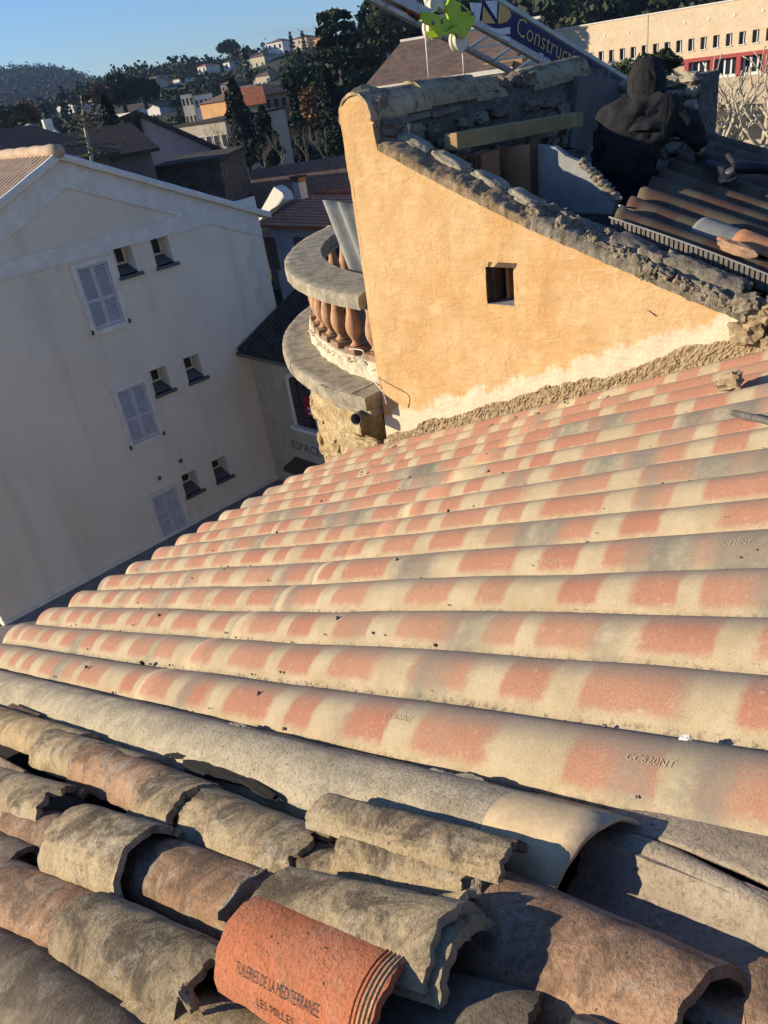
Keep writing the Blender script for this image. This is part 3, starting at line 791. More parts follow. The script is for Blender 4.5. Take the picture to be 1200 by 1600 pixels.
# crumbs scattered over the sheets
rnd = random.Random(4); m = MB()
for k in range(420):
    row = rnd.choice(range(0, 14)); ww = W0 + (row - rnd.choice((.47, .45, .42, .5))) * PITCH + rnd.gauss(0, .008)
    dd = rnd.uniform(-1.2, 5.2); s = min(.006, abs(rnd.gauss(0, .0028)) + .0012)
    if rnd.random() < .25: ww = rnd.uniform(.8, 4.0)
    v = (ww - W0) / PITCH
    m.lump(roof_pt(dd, ww, wave(v) + .008 + s * .3), (s * 2, s * 1.6, s * 1.4), None, k, .4, 1)
tag(m.build('mortar_crumbs', M['mortar']), 'small crumbs of mortar scattered in the valleys of the roof sheets', 'crumbs', kind='stuff')
m = MB()
for k in range(260):
    px, py = rnd.uniform(0, 1100), 0
    py = 1120 + px * .33 + rnd.uniform(-20, 420)
    s = abs(rnd.gauss(0, .004)) + .002
    m.lump(on_roof(px, py, -.10), (s * 2.5, s * 2, s * 2), None, k, .4, 1)
tag(m.build('clay_crumbs', M['clay_sand']), 'broken clay crumbs in the gaps between the old tiles', 'crumbs', kind='stuff')
# steel bar lying at the right edge
m = MB(); a, b_ = on_roof(1146, 645, .012), on_roof(1230, 668, .03)
m.tube([a, a.lerp(b_, .3), a.lerp(b_, .6) + NV * .004, b_, b_ + (b_ - a)], [.013, .016, .013, .011, .011], 10)
tag(m.build('chisel', M['steel'], None, smooth=True, angle=40), 'worn grey steel chisel lying on the sheets at the right edge', 'chisel')
# small embossed maker's marks on the sheets
for px, py in ((975, 1186), (1118, 851), (600, 1122), (835, 872)):
    p = on_roof(px, py, 0); dd, ww = (p - OR).dot(DV), (p - OR).dot(WV)
    def fn(x, y, dd=dd, ww=ww):
        w_ = ww + y; v = (w_ - W0) / PITCH; r0 = -.47 if v < 4.5 else 4.47 if v < 9.5 else 9.47; d_ = dd - x
        ti, d0, d1 = (0, -1.7, .30) if d_ < .18 else (1, .18, 2.82) if d_ < 2.7 else (2, 2.70, 5.33)
        return roof_pt(d_, w_, sheet_h(d_, v, ti + r0, (d_ - d0) / (d1 - d0), 2 - ti) + .0022)
    letter('CC820NT', .022, fn, 'mark', house, name='maker_mark')

# ================================================================ the ochre house with its balcony
ochre = empty('ochre_house', (-4.2, 4.2, GZ), 'ochre rendered house with a sloping gable wall, round balcony and half stripped roof', 'house')
Z = Vector((0, 0, 1))
def smooth_path(p, n=6):
    p = [Vector(x) for x in p]; out = []
    for i in range(len(p) - 1):
        a, b, c, d = p[max(i - 1, 0)], p[i], p[i + 1], p[min(i + 2, len(p) - 1)]
        for k in range(n):
            t = k / n; out.append(.5 * ((2 * b) + (c - a) * t + (2 * a - 5 * b + 4 * c - d) * t * t + (3 * b - a - 3 * c + d) * t ** 3))
    return out + [p[-1]]
def wal(px, py, off=0.0):
    p = hit(px, py, Q0 + WNR * off, WNR) - Q0
    return -p.dot(DH), p.z                                  # metres to the right of the corner, metres up
TOP = [wal(*p) for p in ((533, 168), (545, 153), (560, 149), (574, 162), (586, 200), (592, 226), (640, 252), (700, 284), (820, 344), (930, 392), (1040, 440), (1120, 474), (1168, 492))]
TOP = sorted((max(0.0, a), b) for a, b in TOP)
roofup = lambda s: 0.392 * s
wl, wr = wal(760, 446)[0], wal(802.5, 446)[0]
wb, wt = wal(762, 474.5)[1], wal(760, 417)[1]
S_END = 2.70
def wrow(s, u): 
    k = .010 * fbm((s * 1.6, u * 1.6, 2)) + .005 * fbm((s * 6, u * 6, 4)) + .002 * fbm((s * 20, u * 20, 9))
    if s < .06: k -= .004
    return wall_pt(-s, u, k)
m = MB(); uv = []
def patch(s0, s1, f0, f1, ns, nu):
    rows = []
    for i in range(nu + 1):
        row = []
        for j in range(ns + 1):
            s = s0 + (s1 - s0) * j / ns; a, b = f0(s), f1(s); u = a + (b - a) * i / nu
            row.append(wrow(s, u)); uv.append((s, u - roofup(s)))
        rows.append(row)
    m.grid(rows)
bot = lambda s: roofup(s) - (.25 if s > .3 else 1.2 - s * 3)
top = lambda s: lerp_tab(TOP, s)
patch(0, wl, bot, top, 34, 60)
patch(wl, wr, bot, lambda s: wb, 8, 30); patch(wl, wr, lambda s: wt, top, 8, 12)
patch(wr, S_END, bot, top, 46, 40)
gw = m.build('gable_wall', M['ochre'], ochre, smooth=True, uv=uv, recalc=False)
# body behind the render: core prism (left face, top, back)
m = MB(); core = [(0.004, -1.2)] + [(a + .004 if a < .05 else a, b - .012) for a, b in TOP if a < S_END] + [(S_END, top(S_END) - .01), (S_END, bot(S_END))]
def ring(off): return [wall_pt(-a, b, off) for a, b in core]
A, B = ring(-.004), ring(-.36); n = len(A)
m.add(A + B, [(i, (i + 1) % n, n + (i + 1) % n, n + i) for i in range(n)] + [tuple(range(n, 2 * n))])
m.build('wall_body', M['ochre'], ochre)
# the small opening: four reveals, wooden frame and dark pane
fr = empty('small_window', wall_pt(-(wl + wr) / 2, (wb + wt) / 2, -.1)); fr.parent = ochre; fr.location -= ochre.location
def wbox(s0, s1, u0, u1, o0, o1, name, mat):
    mm = MB(); mm.prism([wall_pt(-s0, u0, o0), wall_pt(-s1, u0, o0), wall_pt(-s1, u1, o0), wall_pt(-s0, u1, o0)], WNR * (o1 - o0)); return mm.build(name, M[mat], fr)
wbox(wl - .03, wl, wb - .03, wt + .03, -.20, -.003, 'reveal', 'wood_dark'); wbox(wr, wr + .03, wb - .03, wt + .03, -.20, -.003, 'reveal', 'wood_dark')
wbox(wl, wr, wt, wt + .03, -.20, -.003, 'reveal', 'wood_dark'); wbox(wl, wr, wb - .03, wb, -.20, -.003, 'sill', 'plaster')
wbox(wl, wl + .035, wb, wt, -.17, -.05, 'frame', 'wood_dark'); wbox(wl, wr, wb, wt, -.22, -.20, 'pane', 'glass')
wbox(wl + .07, wl + .09, wb + .005, wt, -.19, -.12, 'sash', 'brick'); wbox(wl + .09, wr, wb, wb + .025, -.19, -.17, 'sash', 'wood_dark')

# sand mortar fillet along the roof
rows = []
ns = 420
for i in range(19):
    f = i / 18; row = []
    for j in range(ns + 1):
        s = .02 + (S_END + .25) * j / ns
        hgt = (.095 + .05 * fbm((s * 2.3, 3, 1)) + .012 * fbm((s * 14, 5, 2))) * (1 if s > .35 else .6)
        hm_ = (hgt + .06) * f; bulge = .008 + .030 * (1 - f) ** 1.5 + .014 * fbm((s * 22, hm_ * 22, 1)) * (1 - f * .5) + .009 * fbm((s * 75, hm_ * 75, 6))
        row.append(wall_pt(-s, roofup(s) - .06 + (hgt + .06) * f, bulge if i < 18 else -.004))
    rows.append(row)
m = MB(); m.grid(rows); m.build('mortar_fillet', M['sand_mortar'], ochre, smooth=False)
# smears and crumbs of mortar along the first waves
rnd = random.Random(77)
for k in range(70):
    s = rnd.uniform(.1, 2.8); q = wall_pt(-s, roofup(s), rnd.uniform(.04, .10) if rnd.random() < .7 else rnd.uniform(.1, .3)); q = q - NV * ((q - OR).dot(NV) + .02); sz = rnd.uniform(.008, .03)
    MB().lump(q, (sz * 2, sz, sz * .7), (-DV, WV, NV), k, .5, 2).build('mortar_crumb', M['sand_mortar' if k % 3 else 'limewash'], house)
# rubble at the right end of the wall
rnd = random.Random(12)
for k in range(26):
    px, py = rnd.uniform(1166, 1260), 0; py = 470 + (px - 1166) * .0 + rnd.uniform(0, 66)
    s, u = wal(px, py); sz = rnd.uniform(.05, .12)
    MB().lump(wall_pt(-s, u, rnd.uniform(-.12, .02)), (sz * 1.3, sz, sz), None, k, .55, 3).build('mortar_lump', M['sand_mortar' if rnd.random() < .7 else 'mortar'], ochre)

# rough coping along the sloping top
def coping(s0, s1, prof_h, wid, proud, mat, seed, n=120, name='coping'):
    rows = []
    for j in range(n + 1):
        s = s0 + (s1 - s0) * j / n; row = []; tp = top(s)
        for i in range(15):
            a = math.pi * i / 14
            off = -wid / 2 + math.cos(a) * (wid / 2 + proud)
            h = math.sin(a) ** .6 * prof_h * (1 + .35 * fbm((s * 5, 1, seed)))
            d_ = .010 * fbm((s * 12, i * .4, seed)) + .007 * fbm((s * 40, i * 1.3, seed))
            row.append(wall_pt(-s, tp - .014 + h + d_ + (-.02 if i in (0, 14) else 0), off + d_))
        rows.append(row)
    m = MB(); m.grid(rows); return m.build(name, M[mat], ochre, smooth=True, recalc=True)
coping(.29, 1.42, .055, .30, .018, 'tan_mortar', 3)
coping(1.36, 2.66, .062, .32, .020, 'mortar', 8)
rnd = random.Random(5)
# pale concrete bars lying behind the ledge, then lumps of mortar and broken tile bedding
slope = (wall_pt(-1.4, top(1.4)) - wall_pt(-.4, top(.4))).normalized(); slup = slope.cross(WNR); slup = slup if slup.z > 0 else -slup
def cop_lump(s, h, off, size, mat, seed, rough=.35, name='coping_stone', sub=3):
    MB().lump(wall_pt(-s, top(s) + h, off), size, (slope, WNR, slup), seed, rough, sub).build(name, M[mat], ochre, smooth=True, angle=35)
for k, (s, L) in enumerate(((.46, .26), (.74, .30), (1.02, .26), (1.27, .26))):
    cop_lump(s, .040, -.18, (L, .14, .075), 'stone', k + 20, .22, sub=4)
for k in range(20):
    s = 1.40 + k * .032; cop_lump(s, .03 + rnd.uniform(-.01, .02), rnd.uniform(-.18, -.03), (rnd.uniform(.06, .11), rnd.uniform(.06, .1), rnd.uniform(.05, .08)), 'mortar', k + 40, .6)
for k in range(16):
    s = 1.95 + k * .04; cop_lump(s, .02 + rnd.uniform(-.01, .02), rnd.uniform(-.05, .01), (rnd.uniform(.05, .1), rnd.uniform(.05, .08), rnd.uniform(.04, .08)), 'mortar', k + 70, .6)
cop_lump(1.98, .05, -.15, (.26, .20, .08), 'mortar', 101, .3); cop_lump(2.14, .06, -.10, (.18, .14, .09), 'mortar', 105, .4)
# the last roll of mortar, with a tile inside
m = tile_mesh(wall_pt(-2.62, top(2.64) + .12, -.13), wall_pt(-2.20, top(2.20) + .12, -.13), .115, .11, a0=-95, a1=95, th=.03, seed=77, ragL=.02, ragR=.02, up=Z, lump=.007)
m.build('coping_roll', M['mortar'], ochre, smooth=True, angle=45)
cop_lump(.13, .0, -.15, (.16, .24, .07), 'sand_mortar', 120, .3); cop_lump(.265, .0, -.10, (.06, .12, .14), 'mortar', 121, .5); cop_lump(.30, .02, -.14, (.12, .2, .10), 'rubble_bed', 122, .5)

# ---------------------------------------------------------------- parapet wall on the street side
XP = -3.93
ptop = [(3.84, -.20), (5.05, -.24), (5.75, -.27), (6.35, -.21), (6.72, -.26)]
m = MB(); ys = [3.9 + (6.75 - 3.9) * i / 40 for i in range(41)]
rows = []
for i in range(13):
    f = i / 12
    rows.append([Vector((XP + .02 * fbm((y * 3, f * 4, 1)) + .012 * fbm((y * 11, f * 12, 3)), y, -1.45 + (lerp_tab(ptop, y) + 1.45) * f)) for y in ys])
rows.append([Vector((XP - .32, y, lerp_tab(ptop, y) - .02)) for y in ys]); rows.append([Vector((XP - .32, y, -1.4)) for y in ys])
m.grid(rows); m.build('parapet_wall', M['rubble_bed'], ochre, smooth=True)
rnd = random.Random(31)
zrow = -.40
for r in range(6):
    y = 4.0 + rnd.uniform(0, .1)
    while y < 6.45:
        L = rnd.uniform(.12, .30); hh = rnd.uniform(.07, .11)
        if zrow + r * -.11 > lerp_tab(ptop, y) - .06: y += L; continue
        if rnd.random() < .82:
            MB().lump((XP + .005, y + L / 2, zrow - r * .105 + rnd.uniform(-.02, .02)), (.11, L * .95, hh), None, rnd.random() * 50, .38, 3).build('stone', M['rubble'], ochre, smooth=True, angle=30)
        y += L + .015
# front blocks under the ridge tiles
for k, (y0, y1) in enumerate(((3.96, 4.38), (4.40, 4.72))):
    m = tile_mesh(Vector((XP + .0, y0, -.285)), Vector((XP + .0, y1, -.275)), .12, .115, a0=-30, a1=80, seed=200 + k, ragL=.006, ragR=.01, up=Vector((.5, 0, .86)))
    m.build('edge_tile', M['clay_dark'], ochre, smooth=True, angle=50)
for k, (y0, y1, z0, z1, r) in enumerate(((3.82, 4.42, -.115, -.125, .135), (4.36, 4.98, -.105, -.13, .13), (4.92, 5.30, -.15, -.17, .12), (5.62, 6.42, -.155, -.135, .125))):
    m = tile_mesh(Vector((XP - .12, y0, z0 + .015)), Vector((XP - .12, y1, z1 + .015)), r * 1.12, r * 1.04, a0=-100, a1=100, seed=210 + k, ragL=.006, ragR=.01, up=Z, th=.018)
    m.build('ridge_tile', M['clay_grey'], ochre, smooth=True, angle=50)
for k in range(9):
    MB().lump((XP - .10 + rnd.uniform(-.06, .06), 5.3 + k * .045, -.215 + rnd.uniform(-.02, .02)), (.16, .13, .10), None, k + 300, .5, 3).build('stone', M['rubble'], ochre, smooth=True, angle=30)
# smooth dark render where the parapet steps down to the far wall
m = MB(); m.prism([on_x(906, 118, XP + .07), on_x(962, 124, XP + .07), on_x(1004, 186, XP + .07), on_x(985, 250, XP + .07), on_x(890, 230, XP + .07)], (-.06, 0, 0))
m.build('render_patch', M['wall_grey'], ochre)
# far cross wall of rubble
YF = 6.85
m = MB(); a = on_y(948, 128, YF); b_ = on_y(1095, 112, YF)
m.box2((a.x, YF, -1.5), (b_.x, YF + .35, b_.z - .02)); m.build('cross_wall', M['rubble_bed'], ochre)
for r in range(6):
    x = a.x
    while x < b_.x - .04:
        L = min(rnd.uniform(.10, .22), b_.x - x)
        MB().lump((x + L / 2, YF - .005, b_.z - .045 - r * .10 + rnd.uniform(-.015, .015)), (L * .98, .12, rnd.uniform(.08, .11)), None, rnd.random() * 90, .35, 3).build('stone', M['stone'], ochre, smooth=True, angle=30)
        x += L
# rubble floor of the stripped part
rows = []
for i in range(40):
    x = XP - .02 + i * .05; rows.append([Vector((x, 3.95 + j * .06, -.80 - .30 * (x - XP) + .05 * fbm((x * 3, j * .2, 1)) + .025 * fbm((x * 11, j * .7, 5)))) for j in range(50)])
m = MB(); m.grid(rows); m.build('rubble_floor', M['rubble_bed'], ochre, smooth=False)
for k in range(60):
    x, y = rnd.uniform(XP, -2.7), rnd.uniform(4.1, 6.7); s = rnd.uniform(.04, .13)
    MB().lump((x, y, -.79 - .30 * (x - XP)), (s * 1.3, s, s * .8), None, k + 400, .45, 2).build('stone', M['rubble'], ochre)
# deep dark void under the sheets
m = MB(); m.box2((-2.5, 3.62 + .42, -1.9), (.8, 4.06, -1.62)); m.build('wall_head', M['rubble_bed'], ochre)
m = MB(); m.grid([[Vector((x, y, -1.75)) for y in (4.0, 6.9)] for x in (-3.9, 1.2)]); m.build('ceiling_boards', M['deck'], ochre)
m = MB(); m.box2((-3.0, 7.0, -1.75), (1.2, 7.3, -1.25)); m.build('rear_wall', M['rubble_bed'], ochre)
# body of the house under the roof
m = MB(); p0 = wall_pt(-.01, 0, -.02); m.add([(p0.x, p0.y + .1, -1.76), (1.2, 4.1, -1.76), (1.2, 7.2, -1.76), (p0.x, 9.6, -1.76), (p0.x, p0.y + .1, GZ), (1.2, 4.1, GZ), (1.2, 7.2, GZ), (p0.x, 9.6, GZ)],
      [(0, 1, 2, 3), (0, 4, 5, 1), (1, 5, 6, 2), (2, 6, 7, 3), (3, 7, 4, 0)]); m.build('house_body', M['shop'], ochre)

# timber beam, bricks, plaster slab
m = MB(); m.bar((-3.55, 4.16, -.46), (-3.64, 5.78, -.535), .10, .10)
tag(m.build('timber_beam', M['wood'], None, bevel=.004), 'squared yellow timber beam lying across the stripped roof behind the parapet', 'beam')
for k, (px, py, w_) in enumerate(((738, 262, .11), (756, 258, .13))):
    p = on_y(px, py, 4.62); br = MB().box(p, (w_, .20, .17), None).build('hollow_brick', M['brick'], None, bevel=.004)
    tag(br, ('leftmost upright terracotta brick under the timber beam', 'terracotta brick with vertical grooves, second from the left under the beam')[k], 'brick')
    for q in range(3): MB().box(p + Vector((-w_ * .3 + q * w_ * .3, -.101, 0)), (.006, .006, .16)).build('groove', M['wood_dark'], br)
p = on_y(803, 300, 4.95)
m = MB(); m.grid([[p + Vector((.02 + .15 * math.sin(a), -.13 * math.cos(a) + f * .02, -.10 + f * .42)) for a in [R(-80 + 160 * i / 16) for i in range(17)]] for f in (0, .25, .5, .75, 1)])
o = m.build('chimney_flue', M['brick'], None, smooth=True); s = o.modifiers.new('thickness', 'SOLIDIFY'); s.thickness = .02
tag(o, 'curved terracotta flue piece standing beside the bricks', 'flue')
m = MB(); pts = [on_y(*q, 4.62) for q in ((834, 226), (868, 230), (884, 244), (908, 254), (932, 286), (962, 312), (957, 336), (884, 332), (835, 304))]
m.prism(pts, (0, .05, 0)); tag(m.build('plaster_slab', M['plaster'], None, bevel=.006), 'broken white plaster slab leaning under the beam, in shade', 'plaster slab')
for k in range(10):
    q = pts[3].lerp(pts[5], k / 9); MB().lump(q + Vector((0, .02, .0)), (.06, .07, .045), None, k + 500, .5, 2).build('mortar_lump', M['mortar'], ochre)
m = MB(); m.bar(on_y(834, 218, 4.60), on_y(836, 312, 4.60), .03, .05, (0, 1, 0)); tag(m.build('timber_post', M['wood_dark']), 'thin dark upright timber against the plaster slab', 'post')

# ---------------------------------------------------------------- new sheets on the far slope (shade put into their colour)
FY0, FP = 4.34, .232
def far_pt(x, y, h=0.0): return Vector((x, y, -.945 - .30 * (x + 2.46) + h))
def fwave(v): return wave(v) * 1.0
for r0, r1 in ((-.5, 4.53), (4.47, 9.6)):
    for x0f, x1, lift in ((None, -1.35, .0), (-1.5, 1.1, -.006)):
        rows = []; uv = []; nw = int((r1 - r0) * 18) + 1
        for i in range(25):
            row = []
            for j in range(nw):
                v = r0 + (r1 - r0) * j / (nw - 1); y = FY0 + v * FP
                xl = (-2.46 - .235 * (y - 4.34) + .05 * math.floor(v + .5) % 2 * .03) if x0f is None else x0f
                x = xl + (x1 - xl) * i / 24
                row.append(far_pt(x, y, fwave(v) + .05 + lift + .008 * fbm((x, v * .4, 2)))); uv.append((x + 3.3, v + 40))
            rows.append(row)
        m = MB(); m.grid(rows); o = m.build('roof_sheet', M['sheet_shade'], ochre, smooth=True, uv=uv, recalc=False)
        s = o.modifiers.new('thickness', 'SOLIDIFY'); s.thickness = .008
# ribbed insulation edge under the first wave, batten, white membrane
ins = []
for i in range(61):
    f = i / 60; x = -2.42 + f * 1.7
    h0 = .035 + .012 * math.sin(f * 5); h1 = -.012 - .035 * math.sin(math.pi * min(1, f * 1.1)) 
    ins.append((far_pt(x, FY0 - .135, h0), far_pt(x, FY0 - .135, h1)))
m = MB(); m.grid([[a + Vector((0, .004 * (i % 2), 0)) for i, (a, _) in enumerate(ins)], [b + Vector((0, .004 * (i % 2), 0)) for i, (_, b) in enumerate(ins)]])
for i, (a, b) in enumerate(ins): m.bar(a + Vector((0, -.003, 0)), b + Vector((0, -.003, 0)), .014, .004, (0, 1, 0))
m.build('insulation_edge', M['pipe'], ochre)
m = MB(); m.tube([far_pt(-2.44 + i * .09, FY0 - .14, .040 + .012 * math.sin(i / 19 * 5)) for i in range(20)], .005, 6); m.build('membrane_edge', M['fibro'], ochre, smooth=True)
m = MB(); m.tube([far_pt(-2.5, 4.42 + i * .03, .02 + .02 * math.cos(i * .9)) for i in range(9)], .006, 6); m.build('membrane_edge', M['trim'], ochre, smooth=True)
# offcuts lying on the sheets
def offcut(name, x0, x1, v0, v1, lift, mat, label, u0):
    rows = []; uv = []
    for i in range(13):
        row = []
        for j in range(25):
            v = v0 + (v1 - v0) * j / 24; x = x0 + (x1 - x0) * i / 12 + .05 * (j / 24)
            row.append(far_pt(x, FY0 + v * FP, fwave(v) + lift)); uv.append((u0 + x, v + 60))
        rows.append(row)
    m = MB(); m.grid(rows); o = m.build(name, mat, None, smooth=True, uv=uv, recalc=False)
    s = o.modifiers.new('thickness', 'SOLIDIFY'); s.thickness = .009; tag(o, label, 'roof sheet')
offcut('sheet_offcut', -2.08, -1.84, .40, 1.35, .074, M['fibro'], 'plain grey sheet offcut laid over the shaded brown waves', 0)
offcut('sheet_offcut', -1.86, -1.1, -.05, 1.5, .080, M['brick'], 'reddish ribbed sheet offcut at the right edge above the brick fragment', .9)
p = far_pt(-1.72, FY0 - .06, .085)
tag(MB().lump(p, (.21, .07, .06), (Vector((.958, 0, -.287)), Vector((0, 1, 0)), Vector((.287, 0, .958))), 9, .3, 3).build('brick_fragment', M['clay_brown'], None), 'broken crumbly brick fragment lying on the edge of the shaded sheets', 'brick')

# ---------------------------------------------------------------- round balcony
CB = Vector((-4.11, 6.64, 0))
def arcp(r, a, z, c=CB): return Vector((c.x + r * math.cos(a), c.y + r * math.sin(a), z))
def ring_part(name, mat, ro, ri, z0, z1, a0, a1, n=64, c=CB, c2=None, noise_=.008, parent=ochre, bevel=0):
    c2 = c2 or c; rows = []
    for i in range(n + 1):
        a = a0 + (a1 - a0) * i / n
        prof = [(ro, z0, c), (ro + .006, (z0 + z1) / 2, c), (ro, z1 - .01, c), (ro - .012, z1, c)] + [(ro + (ri - ro) * k / 6, z1, None) for k in range(1, 6)] + [(ri, z1, c2), (ri, z0, c2), (ro, z0, c)]
        row = []
        for q, (r, z, cc) in enumerate(prof):
            if cc is None:
                k = (r - ro) / (ri - ro); p = arcp(ro, a, z, c).lerp(arcp(ri, a, z, c2), k)
            else: p = arcp(r, a, z, cc)
            dd = fbm((p.x * 5, p.y * 5, z * 5)) * noise_ + fbm((p.x * 22, p.y * 22, z * 22)) * noise_ * .5
            if q == len(prof) - 1: p = row[0].copy()
            else: p = p + Vector((math.cos(a), math.sin(a), .35)) * dd
            row.append(p)
        rows.append(row)
    m = MB(); m.grid(rows)
    nc = len(rows[0]); m.f.append(tuple(range(nc - 1))); m.mi.append(0); m.f.append(tuple(range(n * nc, n * nc + nc - 1))[::-1]); m.mi.append(0)
    return m.build(name, M[mat], parent, smooth=True, angle=50)
aS = R(267.2)                                            # where the ring meets the ochre wall
aE = R(100)
bal = empty('balcony', (CB.x, CB.y, -2.2)); bal.parent = ochre; bal.location -= ochre.location
ring_part('coping', 'stone', 2.845, 2.39, -1.515, -1.41, aS, aE, 90, c2=Vector((-4.30, 6.66, 0)), parent=bal)
ring_part('coping_bed', 'stone', 2.74, 2.52, -1.545, -1.516, aS, aE, 70, parent=bal)
nled = 5; edges = [aS + (aE - aS) * t for t in (0, .14, .30, .5, .72, 1)]
CL = Vector((-4.22, 6.46, 0))
for k in range(5):
    ring_part('ledge_stone', 'stone', 2.80, 2.40, -2.265, -2.145, edges[k] - (.003 if k else 0), edges[k + 1] + .003, 24, c=CL, parent=bal)
# square end of the ledge by the wall
e0 = arcp(2.80, aS, -2.145, CL)
m = MB(); pe = wall_pt(-.005, 0, 0); m.prism([(CL.x - .55, pe.y + .25, -2.262), (CL.x - .55, 3.675, -2.262), (pe.x - .005, pe.y - .165, -2.262), (pe.x - .005, pe.y + .25, -2.262)], (0, 0, .112)); m.build('ledge_stone', M['stone'], bal, bevel=.008)
m = MB(); m.prism([(CL.x - .45, pe.y + .25, -2.34), (CL.x - .45, 3.735, -2.34), (pe.x - .02, pe.y - .11, -2.34), (pe.x - .02, pe.y + .25, -2.34)], (0, 0, .074)); m.build('ledge_moulding', M['stone'], bal, bevel=.008)
ring_part('parapet_base', 'limewash', 2.715, 2.5, -2.15, -1.985, aS, aE, 120, noise_=.02, parent=bal)
ring_part('balcony_floor', 'stone', 2.55, .2, -2.3, -2.2, aS, aE, 40, parent=bal)
ring_part('tower_wall', 'tower', 2.60, 2.35, GZ, -2.262, R(262), aE, 140, noise_=.03, parent=bal, c=CL)
rnd = random.Random(8)
for k in range(44):                                         # proud stones of the tower wall
    a = R(rnd.uniform(205, 266)); z_ = rnd.uniform(-3.9, -2.36)
    t_ = Vector((-math.sin(a), math.cos(a), 0)); r_ = Vector((math.cos(a), math.sin(a), 0))
    MB().lump(arcp(2.59, a, z_, CL), (rnd.uniform(.16, .36), .11, rnd.uniform(.1, .2)), (t_, r_, Z), k + 600, .35, 3).build('stone', M['tower'], bal, smooth=True, angle=40)
bprof = [(0, .050), (.012, .052), (.02, .036), (.045, .028), (.055, .036), (.075, .046), (.11, .062), (.145, .069), (.185, .067), (.23, .057), (.28, .044), (.33, .038), (.365, .033), (.372, .042), (.385, .042), (.392, .034), (.41, .034)]
bangs = [math.atan2(y - CB.y, x - CB.x) for x, y in ((-5.62, 4.36), (-5.43, 4.24), (-5.21, 4.12), (-4.97, 4.05), (-4.70, 3.97), (-4.41, 3.92))]
step = .108
bangs = [bangs[0] - step * k for k in range(14, 0, -1)] + bangs
proto_b = None
for a in bangs:
    p = arcp(2.62, a, -1.985)
    rot = a
    if proto_b is None:
        proto_b = MB().lathe((0, 0, .055), Z, bprof, 20).build('baluster', M['terracotta'], bal, smooth=True, angle=60)
        proto_b.location = p - bal.location - ochre.location; proto_b.rotation_euler = (0, 0, rot)
        # baluster mesh origin sits at its centroid: shift so the foot is on the plinth
        zc = min(v.co.z for v in proto_b.data.vertices); proto_b.location.z += -zc + .055
        pq = MB().box((0, 0, 0), (.155, .155, .05)).build('plinth', M['plinth'], proto_b, bevel=.004); pq.location = (0, 0, zc - .03)
        pm = pq
    else:
        b2 = copy_tree(proto_b, bal); b2.location = p - bal.location - ochre.location; b2.location.z += -zc + .055; b2.rotation_euler = (0, 0, rot)
p = arcp(2.62, aS - R(1.5), -1.985)
m = MB(); m.box2((-4.30, 3.93, -1.985), (-4.16, 4.20, -1.52)); m.build('end_pier', M['limewash'], bal, bevel=.01)
# broken plinths and drips on the base
for k in range(12):
    a = aS - R(2 + k * 2.6); MB().lump(arcp(2.71, a, -1.99 - rnd.uniform(0, .05)), (.09, .05, .04), None, k + 700, .5, 2).build('mortar_lump', M['limewash'], bal)
# drain pipe
p0 = hit(588, 637, Vector((0, 3.95, 0)), Vector((0, 1, 0))); p1 = hit(556, 655, Vector((0, 3.60, 0)), Vector((0, 1, 0)))
m = MB(); m.tube([p0, p1], .047, 20, caps=False); o = m.build('drain_pipe', M['pipe'], bal, smooth=True); s = o.modifiers.new('thickness', 'SOLIDIFY'); s.thickness = .004
# leaning corrugated panel
tl, tr = on_y(503, 312, 4.75), on_y(580, 322, 4.62); bl = on_y(552, 440, 4.50); br_ = bl + (tr - tl)
rows = []; nrm = (tr - tl).cross(bl - tl).normalized()
for i in range(7):
    f = i / 6; rows.append([(tl.lerp(bl, f)).lerp(tr.lerp(br_, f), j / 48) + nrm * .04 * math.cos(j / 48 * math.pi * 2 * 3.2 + .6) for j in range(49)])
rows = [[p + (br_ - tr) * 0 for p in r] for r in rows]
rows.append([p + (bl - tl) * .5 for p in rows[-1]])
m = MB(); m.grid(rows); o = m.build('corrugated_panel', M['fibro'], None, smooth=True); s = o.modifiers.new('thickness', 'SOLIDIFY'); s.thickness = .007
tag(o, 'grey corrugated cement panel standing on the round balcony against the ochre wall', 'panel')
# stray white cable
path = [on_y(*q) for q in smooth_path(((546, 545, 3.99), (567, 548, 3.92), (566, 562, 3.86), (572, 580, 3.80), (586, 598, 3.74), (598, 612, 3.70), (604, 632, 3.72)))]
tag(MB().tube(path, .0045, 6).build('cable', M['cable'], None, smooth=True), 'thin white cable drooping over the balcony ledge by the ochre wall', 'cable')

# ================================================================ the pale house across the street
XF = -17.5
white = empty('gabled_house', (XF - 4, 7.8, GZ), 'tall pale rendered house with a wide low gable and grey shuttered windows, across the street', 'house')
def fx(px, py): p = on_x(px, py, XF); return p.y, p.z
yL, yR, yM = 3.0, 12.58, 7.79
zE, zM = -2.82, -.72
FLOOR = 2.945
holes = []
minis = [(8.36, 8.86, -3.42, -2.76), (9.62, 10.10, -3.42, -2.76)]
m1a, m1b = fx(175, 390), fx(234, 375)
minis = [(m1a[0], m1a[0] + .48, fx(184, 432)[1], m1a[1]), (m1b[0], m1b[0] + .48, fx(244, 416)[1], m1b[1])]
for fl in range(3):
    for (a, b, c, d) in minis: holes.append((a, b, c - FLOOR * fl, d - FLOOR * fl))
    holes.append((7.40, 8.16, -4.31 - FLOOR * fl, -2.90 - FLOOR * fl))
def wall_cells(m, ylist, zlist, holes, X):
    for ya, yb in zip(ylist, ylist[1:]):
        for za, zb in zip(zlist, zlist[1:]):
            ym, zm = (ya + yb) / 2, (za + zb) / 2
            if any(h[0] < ym < h[1] and h[2] < zm < h[3] for h in holes): continue
            m.add([(X, ya, za), (X, yb, za), (X, yb, zb), (X, ya, zb)], [(0, 1, 2, 3)])
ysp = sorted({yL, yR, *[h[0] for h in holes], *[h[1] for h in holes]})
